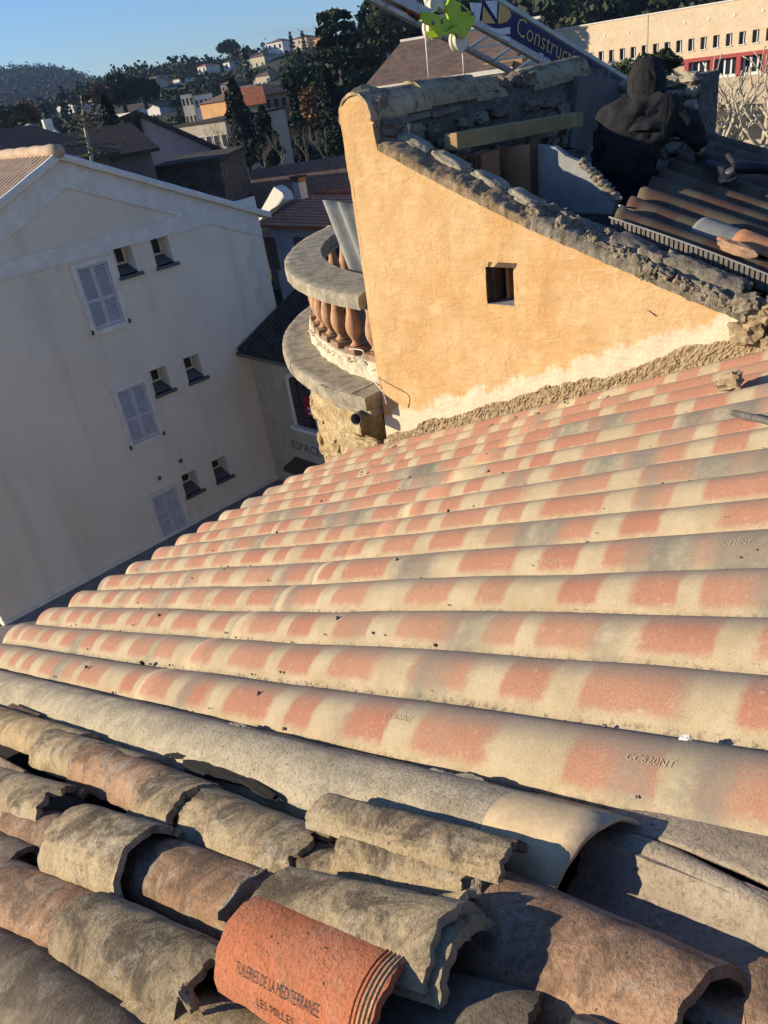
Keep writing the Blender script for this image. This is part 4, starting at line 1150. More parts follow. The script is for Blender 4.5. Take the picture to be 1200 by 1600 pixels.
zsp = sorted({GZ, zE, *[h[2] for h in holes], *[h[3] for h in holes]})
zsp = [z_ for z_ in zsp if z_ <= zE]
hh = [(a, b, c, min(d, 99)) for a, b, c, d in holes]
m = MB(); zall = sorted(set(zsp) | {max(h[3] for h in holes) + .0})
ztop = zall[-1]
wall_cells(m, ysp, zall, hh, XF)
tt = (ztop - zE) / (zM - zE)
m.add([(XF, yL, ztop), (XF, yR, ztop), (XF, yR, max(zE, ztop)), (XF, yM, zM), (XF, yL, max(zE, ztop))], [(0, 1, 2, 3, 4)]) if ztop <= zE else m.add([(XF, yL + (yM - yL) * 0, ztop), (XF, yR, ztop), (XF, yM, zM)], [(0, 1, 2)])
m.build('facade', M['facade'], white, recalc=False)
m = MB(); m.add([(XF, yR, GZ), (XF - 11, yR, GZ), (XF - 11, yR, zE), (XF, yR, zE), (XF, yL, GZ), (XF - 11, yL, GZ), (XF - 11, yL, zE), (XF, yL, zE)], [(0, 1, 2, 3), (4, 7, 6, 5), (1, 5, 6, 2)]); m.build('side_wall', M['facade'], white, recalc=False)
m = MB(); m.box2((XF - .6, yL + .1, GZ), (XF - .45, yR - .1, zE)); m.build('inner_wall', M['deck'], white)
# bands: horizontal string course and the raking frame of the gable
b0, b1 = fx(0, 439)[1], fx(0, 409)[1]
for ya, yb in ((yL, minis[0][0]), (minis[0][1], minis[1][0]), (minis[1][1], yR)):
    m = MB(); m.box2((XF - .02, ya, b0 + .0), (XF + .035, yb, b1)); m.build('string_course', M['trim'], white)
for k, (a, b, c, d) in enumerate(minis):
    if b1 > d + .02: m = MB(); m.box2((XF - .02, a, d), (XF + .035, b, b1)); m.build('string_course', M['trim'], white)
rk = .56
for (ya, yb) in ((yL, yM), (yM, yR)):
    za, zb = (zE, zM) if ya == yL else (zM, zE)
    m = MB(); m.prism([(XF - .02, ya, za - rk), (XF - .02, yb, zb - rk), (XF - .02, yb, zb), (XF - .02, ya, za)], (.05, 0, 0)); m.build('raking_band', M['trim'], white)
    dn = Vector((0, yb - ya, zb - za)).normalized(); un = Vector((1, 0, 0)).cross(dn); un = un if un.z > 0 else -un
    o1, o2 = (Vector((0, -.35 * dn.y, -.35 * dn.z)), Vector((0, .0, 0))) if ya == yL else (Vector((0, 0, 0)), Vector((0, .35 * dn.y, .35 * dn.z)))
    A, B = Vector((0, ya, za)) + o1, Vector((0, yb, zb)) + o2
    m = MB(); m.prism([Vector((XF + .14, A.y, A.z)), Vector((XF + .14, B.y, B.z)), Vector((XF + .14, B.y, B.z)) + un * .06, Vector((XF + .14, A.y, A.z)) + un * .06], (-11.2, 0, 0)); m.build('roof_slab', M['facade'], white)
    # rows of half round tiles running down the slope
    nrow = 34
    for k in range(nrow):
        x = XF + .06 - k * .215
        m = MB(); pts = []
        npts = 16
        for i in range(npts):
            p = A.lerp(B, i / (npts - 1)); pts.append(Vector((x, p.y, p.z)) + un * (.06 + .018 * (i % 2)))
        m.tube(pts, [.085 - .012 * (i % 2) for i in range(npts)], 8); m.build('tile_row', M['tile_sand'] if k else M['trim'], white, smooth=True, angle=50)
m = MB(); m.tube([(XF + .2 - i * .38, yM, zM + .16 + .02 * (i % 2)) for i in range(24)], .13, 10); m.build('ridge_tiles', M['tile_sand'], white, smooth=True)
# shuttered windows
for fl in range(3):
    zf = -FLOOR * fl; fy0, fy1, fz0, fz1 = 7.28, 8.28, -4.43 + zf, -2.80 + zf
    w = empty('window', (XF, 7.78, fz0)); w.parent = white; w.location -= white.location
    for nm, a, b in (('frame', (fy0, fz0), (7.40, fz1)), ('frame', (8.16, fz0), (fy1, fz1)), ('frame', (7.40, fz1 - .10), (8.16, fz1)), ('frame', (7.40, fz0), (8.16, fz0 + .12))):
        m = MB(); m.box2((XF - .1, a[0], a[1]), (XF + .045, b[0], b[1])); m.build('frame', M['trim'], w)
    for s_ in (0, 1):
        ya = 7.405 + s_ * .377; yb = ya + .372; za, zb = fz0 + .125, fz1 - .105
        sh = MB()
        for a, b in (((ya, za), (ya + .045, zb)), ((yb - .045, za), (yb, zb)), ((ya + .045, za), (yb - .045, za + .07)), ((ya + .045, zb - .06), (yb - .045, zb)), ((ya + .045, (za + zb) / 2 - .1), (yb - .045, (za + zb) / 2 - .04))):
            sh.box2((XF - .05, a[0], a[1]), (XF - .008, b[0], b[1]))
        so_ = sh.build('shutter', M['shutter'], w)
        lv = MB(); zz = za + .09
        while zz < zb - .07:
            if abs(zz - (za + zb) / 2 + .07) > .036: lv.box((XF - .028, (ya + yb) / 2, zz), (.04, .285, .014), (Vector((.8, 0, -.6)), Vector((0, 1, 0)), Vector((.6, 0, .8))))
            zz += .045
        tag(lv.build('slats', M['shutter'], w), kind='stuff')
    for yy in (7.30, 8.26): MB().box((XF + .06, yy, fz0 + .1), (.05, .04, .10)).build('shutter_stop', M['sign_ink'], w)
    for (a, b, c, d) in minis:
        c += zf; d += zf
        q = empty('small_window', (XF, (a + b) / 2, c)); q.parent = white; q.location -= white.location
        m = MB(); D_ = .42; ia, ib = a + .19, b - .03      # splayed embrasure, its far jamb turned to the street
        m.add([(XF, a, c), (XF, a, d), (XF - D_, ia, d - .05), (XF - D_, ia, c + .18)], [(0, 1, 2, 3)])
        m.add([(XF, b, c), (XF, b, d), (XF - D_, ib, d - .05), (XF - D_, ib, c + .18)], [(0, 3, 2, 1)])
        m.add([(XF, a, d), (XF, b, d), (XF - D_, ib, d - .05), (XF - D_, ia, d - .05)], [(0, 1, 2, 3)])
        m.build('embrasure', M['trim'], q, recalc=False)
        m = MB(); m.add([(XF + .0, a, c - .06), (XF, b, c - .06), (XF, b, c), (XF, a, c), (XF - D_, ia, c + .18), (XF - D_, ib, c + .18)], [(3, 2, 5, 4), (0, 1, 2, 3)]); m.build('sloping_sill', M['slate'], q)
        m = MB(); m.box2((XF - .01, a - .03, c - .10), (XF + .09, b + .10, c - .03)); m.build('sill', M['slate'], q)
        m = MB(); m.box2((XF - D_ - .03, ia - .01, c + .15), (XF - D_, ib + .02, d)); m.build('pane', M['glass'], q)
        for yy in (ia + .015, ib - .01): MB().box2((XF - D_ - .01, yy - .018, c + .16), (XF - D_ + .03, yy + .018, d - .04)).build('sash', M['trim'], q)
        MB().box2((XF - D_ - .01, ia, c + .16), (XF - D_ + .028, ib, c + .21)).build('sash', M['trim'], q)
# quoins on the right corner, two little vents, plinth course
for k in range(15):
    L = .62 if k % 2 else .40; z0 = -3.75 - k * .42
    m = MB(); m.box2((XF - .02, yR - L, z0), (XF + .012, yR + .004, z0 + .40)); m.build('quoin', M['facade'], white, bevel=.006)
for px, py in ((282, 720), (249, 747)):
    y_, z_ = fx(px, py); m = MB(); m.box2((XF, y_ - .05, z_ - .05), (XF + .02, y_ + .05, z_ + .05)); m.build('vent', M['slate'], white)
m = MB(); m.box2((XF - .02, yL, GZ), (XF + .05, yR, GZ + .22)); m.build('plinth', M['trim'], white)

# ================================================================ shop house closing the corner
YS = 11.36
shop = empty('shop_house', (-15, YS + 3, GZ), 'low beige shop front with the word ESPACE and a dark tiled roof', 'house')
ez = on_y(440, 563, YS - .3).z
x0, x1 = XF + .02, -10.5
m = MB(); m.box2((x0, YS, GZ), (x1, YS + 7, ez)); m.build('wall', M['shop'], shop)
for k in range(int((x1 - x0) / .2)):
    x = x0 + .1 + k * .2
    m = MB(); m.tube([(x, YS - .35 + i * .36, ez + .03 + i * .155 + .012 * (i % 2)) for i in range(14)], [.088 - .012 * (i % 2) for i in range(14)], 8); m.build('tile_row', M['tile_dark'], shop, smooth=True, angle=50)
m = MB(); m.prism([(x0, YS - .32, ez - .05), (x0, YS + 4.6, ez + 2.05), (x0, YS + 4.6, ez + 2.0), (x0, YS - .32, ez - .10)], (x1 - x0, 0, 0)); m.build('roof_boards', M['wood_dark'], shop)
m = MB(); m.bar((x0, YS - .37, ez - .06), (x1, YS - .37, ez - .06), .09); m.build('gutter', M['pipe'], shop)
def sy(px, py, off=0): return on_y(px, py, YS - off)
w = empty('arched_window', sy(470, 640)); w.parent = shop; w.location -= shop.location
wa, wb_, wc, wd = sy(451, 592), sy(490, 605), sy(468, 664), sy(500, 676)
wx0, wx1, wz0, wz1 = wa.x, wa.x + .85, wc.z, wa.z - .05
arc = [(wx0 + (wx1 - wx0) * (.5 - .5 * math.cos(math.pi * i / 12)), wz1 + .18 * math.sin(math.pi * i / 12)) for i in range(13)]
outl = [(wx0, wz0)] + arc + [(wx1, wz0)]
m = MB(); m.prism([(x, YS - .004, z_) for x, z_ in outl], (0, .02, 0)); m.build('pane', M['glass'], w)
big = [((x - (wx0 + wx1) / 2) * 1.28 + (wx0 + wx1) / 2, (z_ - wz0) * 1.08 + wz0 - .03) for x, z_ in outl]
m = MB()
for i in range(len(outl) - 1):
    (a, b), (c, d), (e, f), (g_, h) = outl[i], outl[i + 1], big[i + 1], big[i]
    m.prism([(a, YS - .03, b), (c, YS - .03, d), (e, YS - .03, f), (g_, YS - .03, h)], (0, .03, 0))
m.build('surround', M['trim'], w)
for f in (.33, .66): m = MB(); m.box2((wx0 + (wx1 - wx0) * f - .015, YS - .03, wz0), (wx0 + (wx1 - wx0) * f + .015, YS - .006, wz1 + .1)); m.build('glazing_bar', M['wood_dark'], w)
for f in (.2, .45, .7): m = MB(); m.box2((wx0, YS - .028, wz0 + (wz1 - wz0) * f - .012), (wx1, YS - .007, wz0 + (wz1 - wz0) * f + .012)); m.build('glazing_bar', M['wood_dark'], w)
m = MB(); m.box2((wx0 - .2, YS - .12, wz0 - .12), (wx1 + .3, YS, wz0 - .02)); m.build('sill', M['trim'], w)
p = sy(454, 686, .03); pe_ = sy(500, 704, .03)
sign = MB().box2((p.x - .18, YS - .018, p.z - .46), (p.x + 3.0, YS, p.z + .12)).build('sign_board', M['shop'], shop)
letter('ESPACE', .36, lambda x, y: Vector((p.x + x, YS - .024, p.z - .27 + y)), 'sign_ink', sign, width=(pe_.x - p.x) * .98)
q = sy(440, 700, .4); m = MB(); m.prism([(q.x, YS, p.z - .55), (q.x, YS - .5, p.z - .68), (q.x, YS - .5, p.z - .78), (q.x, YS, p.z - .78)], (4.2, 0, 0)); m.build('canopy', M['wood_dark'], shop)
r0 = sy(473, 618, .12); r1 = sy(490, 652, .12)
m = MB(); m.box2((r0.x, YS - .13, r1.z), (r0.x + .62, YS - .115, r0.z)); rb = m.build('banner', M['red_banner'], None); tag(rb, 'red cloth banner with faint white lines hanging beside the arched window', 'banner')
for k in range(2): MB().box2((r0.x + .12, YS - .135, r0.z - .36 - k * .14), (r0.x + .42, YS - .131, r0.z - .30 - k * .14)).build('print_line', M['trim'], rb)

# ================================================================ houses of the town
def basis(pa, pb):
    t = Vector((pb.x - pa.x, pb.y - pa.y, 0)).normalized(); n_ = Vector((-t.y, t.x, 0))
    mid = (pa + pb) / 2
    if n_.dot(mid) < 0: n_ = -n_                              # away from the camera
    return t, n_
def house_px(label, pl, pr, D, hgt, depth, wall='wall_white', roof='tile_roof', kind='gable', pitch=.32, wins=(3, 2), over=.35, D2=None, wsize=(.9, 1.2), yaw=None, name='house', chim=False, group=None, shutters=False, base=None):
    """front wall top runs from pixel pl to pixel pr; hgt = height of the wall"""
    pa = at_dist(*pl, D); pb = at_dist(*pr, D2 or D); zt = (pa.z + pb.z) / 2
    t, n_ = basis(pa, pb); W = math.hypot(pb.x - pa.x, pb.y - pa.y)
    if yaw:
        t0 = t.copy(); t = Vector((math.cos(yaw), math.sin(yaw), 0)); n_ = Vector((-t.y, t.x, 0)); W /= max(.3, t.dot(t0))
    o = Vector((pa.x, pa.y, zt - hgt)); r = empty(name, o + t * W / 2 + n_ * depth / 2, label, 'house', group)
    def P(a, b, c): return o + t * a + n_ * b + Z * c
    m = MB(); rise = pitch * depth / 2
    if kind == 'gable':                                       # ridge parallel to the front
        sec = [(0, 0), (depth, 0), (depth, hgt), (depth / 2, hgt + rise), (0, hgt)]
        m.prism([P(0, b, c) for b, c in sec], t * W)
    elif kind == 'end':                                       # gable end to the front
        rise = pitch * W / 2
        m.prism([P(0, 0, 0), P(W, 0, 0), P(W, 0, hgt), P(W / 2, 0, hgt + rise), P(0, 0, hgt)], n_ * depth)
    else: m.prism([P(0, 0, 0), P(W, 0, 0), P(W, 0, hgt), P(0, 0, hgt)], n_ * depth)
    m.build('wall', M[wall], r)
    if kind == 'gable':
        for s_ in (0, 1):
            b0, b1 = (-over, depth / 2) if s_ == 0 else (depth + over, depth / 2); c0 = hgt - pitch * over
            m = MB(); m.prism([P(-over, b0, c0 + .03), P(-over, b1, hgt + rise + .03), P(-over, b1, hgt + rise + .18), P(-over, b0, c0 + .18)], t * (W + 2 * over)); m.build('roof', M[roof], r)
    elif kind == 'end':
        for s_ in (0, 1):
            a0, a1 = (-over, W / 2) if s_ == 0 else (W + over, W / 2); c0 = hgt - pitch * over
            m = MB(); m.prism([P(a0, -over, c0 + .03), P(a1, -over, hgt + rise + .03), P(a1, -over, hgt + rise + .18), P(a0, -over, c0 + .18)], n_ * (depth + 2 * over)); m.build('roof', M[roof], r)
    elif kind == 'hip':
        m = MB(); a = min(W, depth) / 2; hr = pitch * a
        bsz = [P(-over, -over, hgt + .02), P(W + over, -over, hgt + .02), P(W + over, depth + over, hgt + .02), P(-over, depth + over, hgt + .02)]
        tp = [P(a, depth / 2, hgt + hr), P(W - a, depth / 2, hgt + hr)] if W > depth else [P(W / 2, a, hgt + hr), P(W / 2, depth - a, hgt + hr)]
        m.add(bsz + tp, [(0, 1, 5, 4), (1, 2, 5), (2, 3, 4, 5), (3, 0, 4), (0, 3, 2, 1)] if W > depth else [(0, 1, 4), (1, 2, 5, 4), (2, 3, 5), (3, 0, 4, 5), (0, 3, 2, 1)]); m.build('roof', M[roof], r)
    else:
        m = MB(); m.prism([P(-.1, -.1, hgt + .005), P(W + .1, -.1, hgt + .005), P(W + .1, depth + .1, hgt + .005), P(-.1, depth + .1, hgt + .005)], Z * .25); m.build('roof', M[roof], r)
    nx, nz = wins
    for i in range(nx):
        for k in range(nz):
            a = W * (i + .5) / nx; c = hgt * (k + .58) / nz; ww, wh = min(wsize[0], W / nx * .6), min(wsize[1], hgt / nz * .6)
            fw = MB()
            fw.prism([P(a - ww / 2 - .08, -.03, c - wh / 2 - .08), P(a + ww / 2 + .08, -.03, c - wh / 2 - .08), P(a + ww / 2 + .08, -.03, c + wh / 2 + .08), P(a - ww / 2 - .08, -.03, c + wh / 2 + .08)], n_ * .04)
            f = fw.build('window', M['trim'], r)
            m = MB(); m.prism([P(a - ww / 2, -.045, c - wh / 2), P(a + ww / 2, -.045, c - wh / 2), P(a + ww / 2, -.045, c + wh / 2), P(a - ww / 2, -.045, c + wh / 2)], n_ * .02); m.build('pane', M['glass'], f)
    if chim:
        m = MB(); c_ = P(W * .25, depth * .4, hgt + rise + .1 if kind != 'flat' else hgt + .5); m.box(c_, (.5, .5, 1.2)); m.build('chimney', M[wall], r)
    r['_P'] = 0; del r['_P']
    return r, P, W, t, n_

# red roofed house closing the street
e0_, e1_ = on_y(405, 352, 24), on_y(560, 356, 24)
zred = (e0_.z + e1_.z) / 2
rh = empty('red_tiled_house', (e0_.x + 5, 26, GZ), 'house with a ribbed red tile roof and bluish wall closing the street', 'house')
m = MB(); m.box2((e0_.x + .2, 24.4, GZ), (e1_.x + 8, 30, zred - .1)); m.build('wall', M['wall_blue'], rh)
zrd = on_y(450, 304, 28.0).z
m = MB(); m.prism([(e0_.x, 24, zred - .12), (e0_.x, 28, zrd - .12), (e0_.x, 28, zrd), (e0_.x, 24, zred)], (e1_.x + 8 - e0_.x, 0, 0)); m.build('roof', M['tile_roof'], rh)
m = MB(); m.prism([(e0_.x, 32, zred - .12), (e0_.x, 28.02, zrd - .12), (e0_.x, 28.02, zrd), (e0_.x, 32, zred)], (e1_.x + 8 - e0_.x, 0, 0)); m.build('roof', M['tile_roof'], rh)
sl = Vector((0, 4, zrd - zred)); nrow = 11
for k in range(nrow):
    p = Vector((e0_.x, 24, zred + .05)) + sl * (k / nrow)
    m = MB(); nseg = 40; L = e1_.x + 8 - e0_.x
    m.grid([[p + Vector((L * i / nseg, 0, .03 * (i % 2))) for i in range(nseg + 1)], [p + sl / nrow * 1.06 + Vector((L * i / nseg, 0, .03 * (i % 2) - .05)) for i in range(nseg + 1)]]); m.build('tile_course', M['tile_roof'], rh)
    m = MB(); m.bar(p + Vector((0, -.02, 0)), p + Vector((L, -.02, 0)), .06, .09); m.build('tile_course_edge', M['tile_sand'], rh)  # pale bars put the lit highlights of the courses into the colour
m = MB(); m.tube([(e0_.x + i * .4, 28, zrd + .06 + .03 * (i % 2)) for i in range(int((e1_.x + 8 - e0_.x) / .4))], .14, 8); m.build('ridge_tiles', M['tile_roof'], rh, smooth=True)
for px in (424, 470, 500):
    q = on_y(px, 390, 24.38); m = MB(); m.box2((q.x - .45, 24.36, q.z - 1.0), (q.x + .45, 24.395, q.z + .6)); f = m.build('shutter', M['wall_grey'], rh)
c_ = on_y(467, 292, 28.4); m = MB(); m.box2((c_.x - .28, 28.2, zrd - .3), (c_.x + .28, 28.7, c_.z + .25)); ch = m.build('chimney', M['trim'], rh)
for k in range(4): MB().box((c_.x - .28 + k * .19, 28.45, c_.z + .37), (.07, .5, .24)).build('chimney_brick', M['brick'], ch)
m = MB(); m.box((c_.x, 28.45, c_.z + .52), (.75, .65, .07)); m.build('chimney_cap', M['tile_dark'], ch)
m = MB(); m.prism([on_y(*q, 22) for q in ((401, 348), (405, 333), (428, 292), (441, 301), (446, 314), (424, 327), (404, 346))], (0, .5, 0))
tag(m.build('white_gable', M['wall_white'], None), 'sunlit stepped white gable wall rising left of the red tiled roof', 'wall')
# roof with an open tile pattern behind the red one
house_px('dark red tiled roof with a netted look behind the ridge of the red tiled house', (405, 336), (600, 306), 46, 7, 9, 'wall_cream', 'tile_brown', 'gable', .4, (0, 0))
# roofs just beyond the pale house
house_px('low bluish grey house roof at the far left edge behind the pale gabled house', (-60, 244), (178, 278), 30, 6, 8, 'wall_grey', 'tile_dark', 'gable', .3, (0, 0), D2=34)
house_px('brownish grey shallow roofed house behind the pale gable, left of the mauve house', (98, 244), (238, 248), 40, 8, 6, 'wall_grey', 'tile_dark', 'gable', .34, (0, 0), D2=41)
def px_wall(pts, pl_, pr_, DL, DR, depth, mat, parent, name='wall'):
    """an upright wall whose outline is known, standing on the line between two far points, with real depth behind it"""
    A, B = at_dist(*pl_, DL), at_dist(*pr_, DR); t, n_ = basis(A, B)
    m = MB(); m.prism([hit(px, py, A, n_) for px, py in pts], n_ * depth); return m.build(name, M[mat], parent), A, t, n_
mauve = empty('mauve_house', at_dist(265, 250, 51), 'mauve rendered house with a low lopsided gable and one dark window high in it', 'house')
_, A_, t_, n_ = px_wall(((184, 193), (214, 181), (345, 238), (347, 330), (184, 330)), (184, 200), (345, 238), 51, 51, 2.2, 'wall_pink', mauve)
for pa_, pb_ in (((178, 194), (214, 179)), ((214, 179), (350, 239))):
    a_, b_ = hit(*pa_, A_, n_), hit(*pb_, A_, n_); m = MB(); m.prism([a_ - n_ * .25, b_ - n_ * .25, b_ - n_ * .25 + Z * .22, a_ - n_ * .25 + Z * .22], n_ * 2.7); m.build('roof', M['tile_dark'], mauve)
w_ = hit(211, 204, A_, n_) - n_ * .03; f_ = MB().box(w_, (.95, .12, 1.6), (t_, n_, Z)).build('window', M['wood_dark'], mauve); MB().box(w_ - n_ * .07, (.75, .04, 1.4), (t_, n_, Z)).build('pane', M['glass'], f_)
house_px('rubble stone outbuilding below the mauve house', (236, 256), (345, 268), 44, 8, 6, 'wall_stone', 'tile_dark', 'flat', .3, (0, 0), D2=43)
house_px('long pale block with roof terraces and small parapets beyond the mauve house', (268, 196), (352, 194), 100, 9, 14, 'wall_cream', 'tile_dark', 'flat', .3, (7, 2), D2=96)
house_px('white five storey block with small windows left of the cypresses', (281, 148), (300, 147), 170, 12, 10, 'wall_white', 'tile_dark', 'flat', .3, (3, 4))
house_px('white stepped block with balconies right of the five storey block', (302, 152), (330, 143), 165, 10, 10, 'wall_white', 'tile_brown', 'flat', .3, (4, 3))
house_px('white block with tall window bays behind the tallest cypress', (364, 142), (398, 133), 160, 11, 12, 'wall_white', 'tile_dark', 'flat', .3, (4, 3))
house_px('terraced white block with an orange tile roof left of the tallest cypress', (358, 172), (412, 160), 120, 9, 10, 'wall_cream', 'tile_roof', 'gable', .4, (5, 3))
house_px('large brown apartment house with an orange sunlit end, right of the cypresses', (398, 150), (470, 140), 130, 9, 14, 'wall_orange', 'tile_brown', 'hip', .35, (6, 3), D2=136)
house_px('slim orange tower rising from the roof of the brown apartment house', (404, 143), (415, 140), 135, 4, 5, 'wall_orange', 'tile_roof', 'flat', .3, (1, 1))
# ================================================================ hills and woods
def az_el(px, py):
    r_ = ray(px, py); return math.degrees(math.atan2(-r_.x, r_.y)), math.asin(r_.z)
def hill(name, pts, D0, D1fn, Dback, mat, az0, az1, seed, amp):
    prof = sorted(az_el(*p) for p in pts)
    def ridge(az): return lerp_tab(prof, az)
    def z_at(az, D):
        D1 = D1fn(az); zr = math.tan(ridge(az)) * D1
        t_ = max(0, min(1.0, (D - D0) / (D1 - D0))); k = t_ * t_ * (3 - 2 * t_) * .55 + t_ * .45
        z_ = (GZ - .5) + (zr - GZ) * k
        if D > D1: z_ = zr - (D - D1) * .12
        a = math.radians(az); return z_ + amp * min(1, t_ * 2) * fbm((-math.sin(a) * D / 70, math.cos(a) * D / 70, seed)) * (1 if D < D1 * .9 else .4)
    rows = []; na = int((az1 - az0) / .8) + 1; nd = 46
    for i in range(na):
        az = az0 + (az1 - az0) * i / (na - 1); a = math.radians(az); D1 = D1fn(az); row = []
        for k in range(nd):
            D = D0 * .9 + (D1 * Dback - D0 * .9) * k / (nd - 1); row.append(Vector((-math.sin(a) * D, math.cos(a) * D, z_at(az, D))))
        rows.append(row)
    m = MB(); m.grid(rows); o = m.build(name, M[mat], None, smooth=True, recalc=False); tag(o, kind='structure')
    return z_at
near_pts = [(-60, 222), (0, 206), (60, 184), (110, 164), (150, 146), (200, 126), (250, 119), (300, 112), (350, 108), (420, 90), (500, 84), (600, 66), (640, 50), (700, 22), (800, -30), (1000, -80), (1300, -130)]
def D1n(az): return 460 if az > 52 else 460 - (52 - az) * 14 if az > 36 else 236
zn = hill('hill', near_pts, 112, D1n, 1.35, 'hill', 5, 82, 1.0, 4.0)
zf = hill('far_hill', [(-120, 130), (0, 120), (30, 113), (60, 111), (90, 113), (120, 121), (145, 129), (190, 132), (260, 140), (400, 150)], 520, lambda az: 1300, 1.3, 'hill', 46, 88, 4.0, 8.0)
HOUSES = []
def solve_D(px, py):
    """distance at which the line of sight through the pixel meets the hillside"""
    az, el = az_el(px, py); D = 118.0
    while D < D1n(az):
        if zn(az, D) >= math.tan(el) * D: return D
        D += 2
    return D1n(az)
def hill_house(label, pl, pr, hpx, wall, roof, kind, wins, depth=9):
    pm = ((pl[0] + pr[0]) / 2, (pl[1] + pr[1]) / 2 + hpx); D = solve_D(*pm)
    rr_ = ray(*pm); hgt = hpx * 1.15 * D / math.hypot(rr_.x, rr_.y) / 1230
    az, el = az_el(pm[0], pm[1] - hpx * .5); half = math.degrees((pr[0] - pl[0]) / 2 / 1230) * 1.1 + .25
    HOUSES.append((az, half * 1.5, D, math.tan(az_el(pm[0], pm[1] - hpx * .05)[1])))
    return house_px(label, pl, pr, D, hgt + 2, min(depth, D * .06 + 2), wall, roof, kind, .35, wins, wsize=(hgt * .22, hgt * .3), over=.3, yaw=R(12))
hill_h = [
 ('pale square villa on the skyline right of the umbrella pine', (417, 70), (440, 64), 15, 'wall_white', 'tile_brown', 'hip', (3, 2)),
 ('long cream villa below the skyline right of the umbrella pine', (378, 94), (412, 88), 13, 'wall_cream', 'tile_brown', 'hip', (4, 1)),
 ('small white house catching the sun under the umbrella pine', (348, 99), (358, 97), 14, 'wall_white', 'tile_brown', 'hip', (1, 2)),
 ('white house among trees left of the umbrella pine', (308, 106), (321, 103), 11, 'wall_white', 'tile_roof', 'hip', (2, 2)),
 ('grey villa on the skyline half hidden by trees', (455, 64), (478, 58), 11, 'wall_cream', 'tile_brown', 'hip', (3, 2)),
 ('orange roofed villa on the skyline near the dark cedar', (482, 64), (500, 60), 8, 'wall_orange', 'tile_roof', 'hip', (2, 1)),
 ('tiny orange house lit by the sun left of the cedar', (499, 95), (508, 93), 11, 'wall_orange', 'tile_roof', 'flat', (1, 1)),
 ('white balconied house in shade left of the cedar', (443, 113), (462, 108), 16, 'wall_white', 'tile_brown', 'flat', (3, 2)),
 ('tiny white house on the left hillside, the highest there', (240, 123), (250, 121), 7, 'wall_white', 'tile_roof', 'hip', (2, 1)),
 ('grey house cluster on the left hillside', (214, 132), (236, 128), 9, 'wall_cream', 'tile_brown', 'gable', (3, 1)),
 ('small white cube house right of the grey cluster', (270, 126), (280, 124), 8, 'wall_white', 'tile_roof', 'flat', (1, 1)),
 ('white house with an arched side at the foot of the far hill', (88, 168), (96, 167), 12, 'wall_white', 'tile_dark', 'end', (1, 1)),
 ('white house with a steep end wall beside the arched one', (104, 166), (113, 164), 13, 'wall_white', 'tile_dark', 'end', (1, 1)),
 ('low house with a pale roof right of the rust coloured tree', (136, 158), (156, 154), 7, 'wall_cream', 'tile_sand', 'hip', (2, 1)),
 ('grey roofed house row left of the five storey block', (178, 178), (214, 172), 11, 'wall_white', 'tile_dark', 'gable', (6, 1)),
 ('white gabled house right of the grey roofed row', (230, 172), (248, 166), 13, 'wall_white', 'tile_brown', 'end', (2, 1)),
 ('small pale hill house in a gap of the trees left of the pulley block', (604, 84), (612, 82), 11, 'wall_white', 'tile_roof', 'hip', (1, 1)),
 ('house with an ochre wall on the upper hillside above the brown apartment house', (395, 122), (420, 117), 11, 'wall_cream', 'tile_brown', 'hip', (4, 1)),
 ('shaded grey house between the white blocks', (344, 134), (368, 128), 15, 'wall_grey', 'tile_brown', 'hip', (3, 2)),
 ('small pale house low on the right of the cypresses', (486, 190), (500, 186), 14, 'wall_cream', 'tile_roof', 'gable', (1, 1)),
]
for h_ in hill_h: hill_house(*h_)
# chimney stack and dishes at the left
q = at_dist(72, 186, 60); m = MB(); m.tube([q, at_dist(81, 214, 60)], .33, 10); tag(m.build('flue_pipe', M['trim']), 'leaning white flue pipe on the roofs at the left', 'flue')
for k, (px, py, lab) in enumerate(((87, 215, 'white satellite dish beside the leaning white flue'), (47, 205, 'white satellite dish at the left, the largest on the roofs'), (28, 210, 'small white satellite dish furthest left on the roofs'))):
    q = at_dist(px, py, 58); f_ = -q.normalized(); m = MB(); m.lathe(q, f_ + Vector((-.5, 0, .3)), [(0, .05), (.03, .25), (.09, .42), (.10, .42), (.04, .25), (.02, .02)], 16); d_ = m.build('satellite_dish', M['trim'], None, smooth=True); tag(d_, lab, 'dish')
    MB().tube([q + Vector((0, 0, -.9)), q], .04, 6).build('mast', M['pipe'], d_)
# brown roofed house behind the parapet
hb, P, W, t_, n_ = house_px('low house with a mottled brown roof and white eaves showing over the parapet', (585, 134), (790, 108), 38, 6, 9, 'wall_cream', 'tile_brown', 'gable', .32, (0, 0), D2=36)
m = MB(); m.bar(P(-.4, -.42, 5.93), P(W + .4, -.42, 5.93), .1, .16); m.build('eave_board', M['trim'], hb)
m = MB(); m.bar(P(-.4, 4.5, 6 + .32 * 4.5 + .2), P(W + .4, 4.5, 6 + .32 * 4.5 + .2), .16, .1); m.build('ridge_flashing', M['trim'], hb)
q = at_dist(790, 106, 36.5); m = MB(); m.box(q, (1.6, .8, .55), (t_, n_, Z)); m.build('chimney', M['wall_orange'], hb)

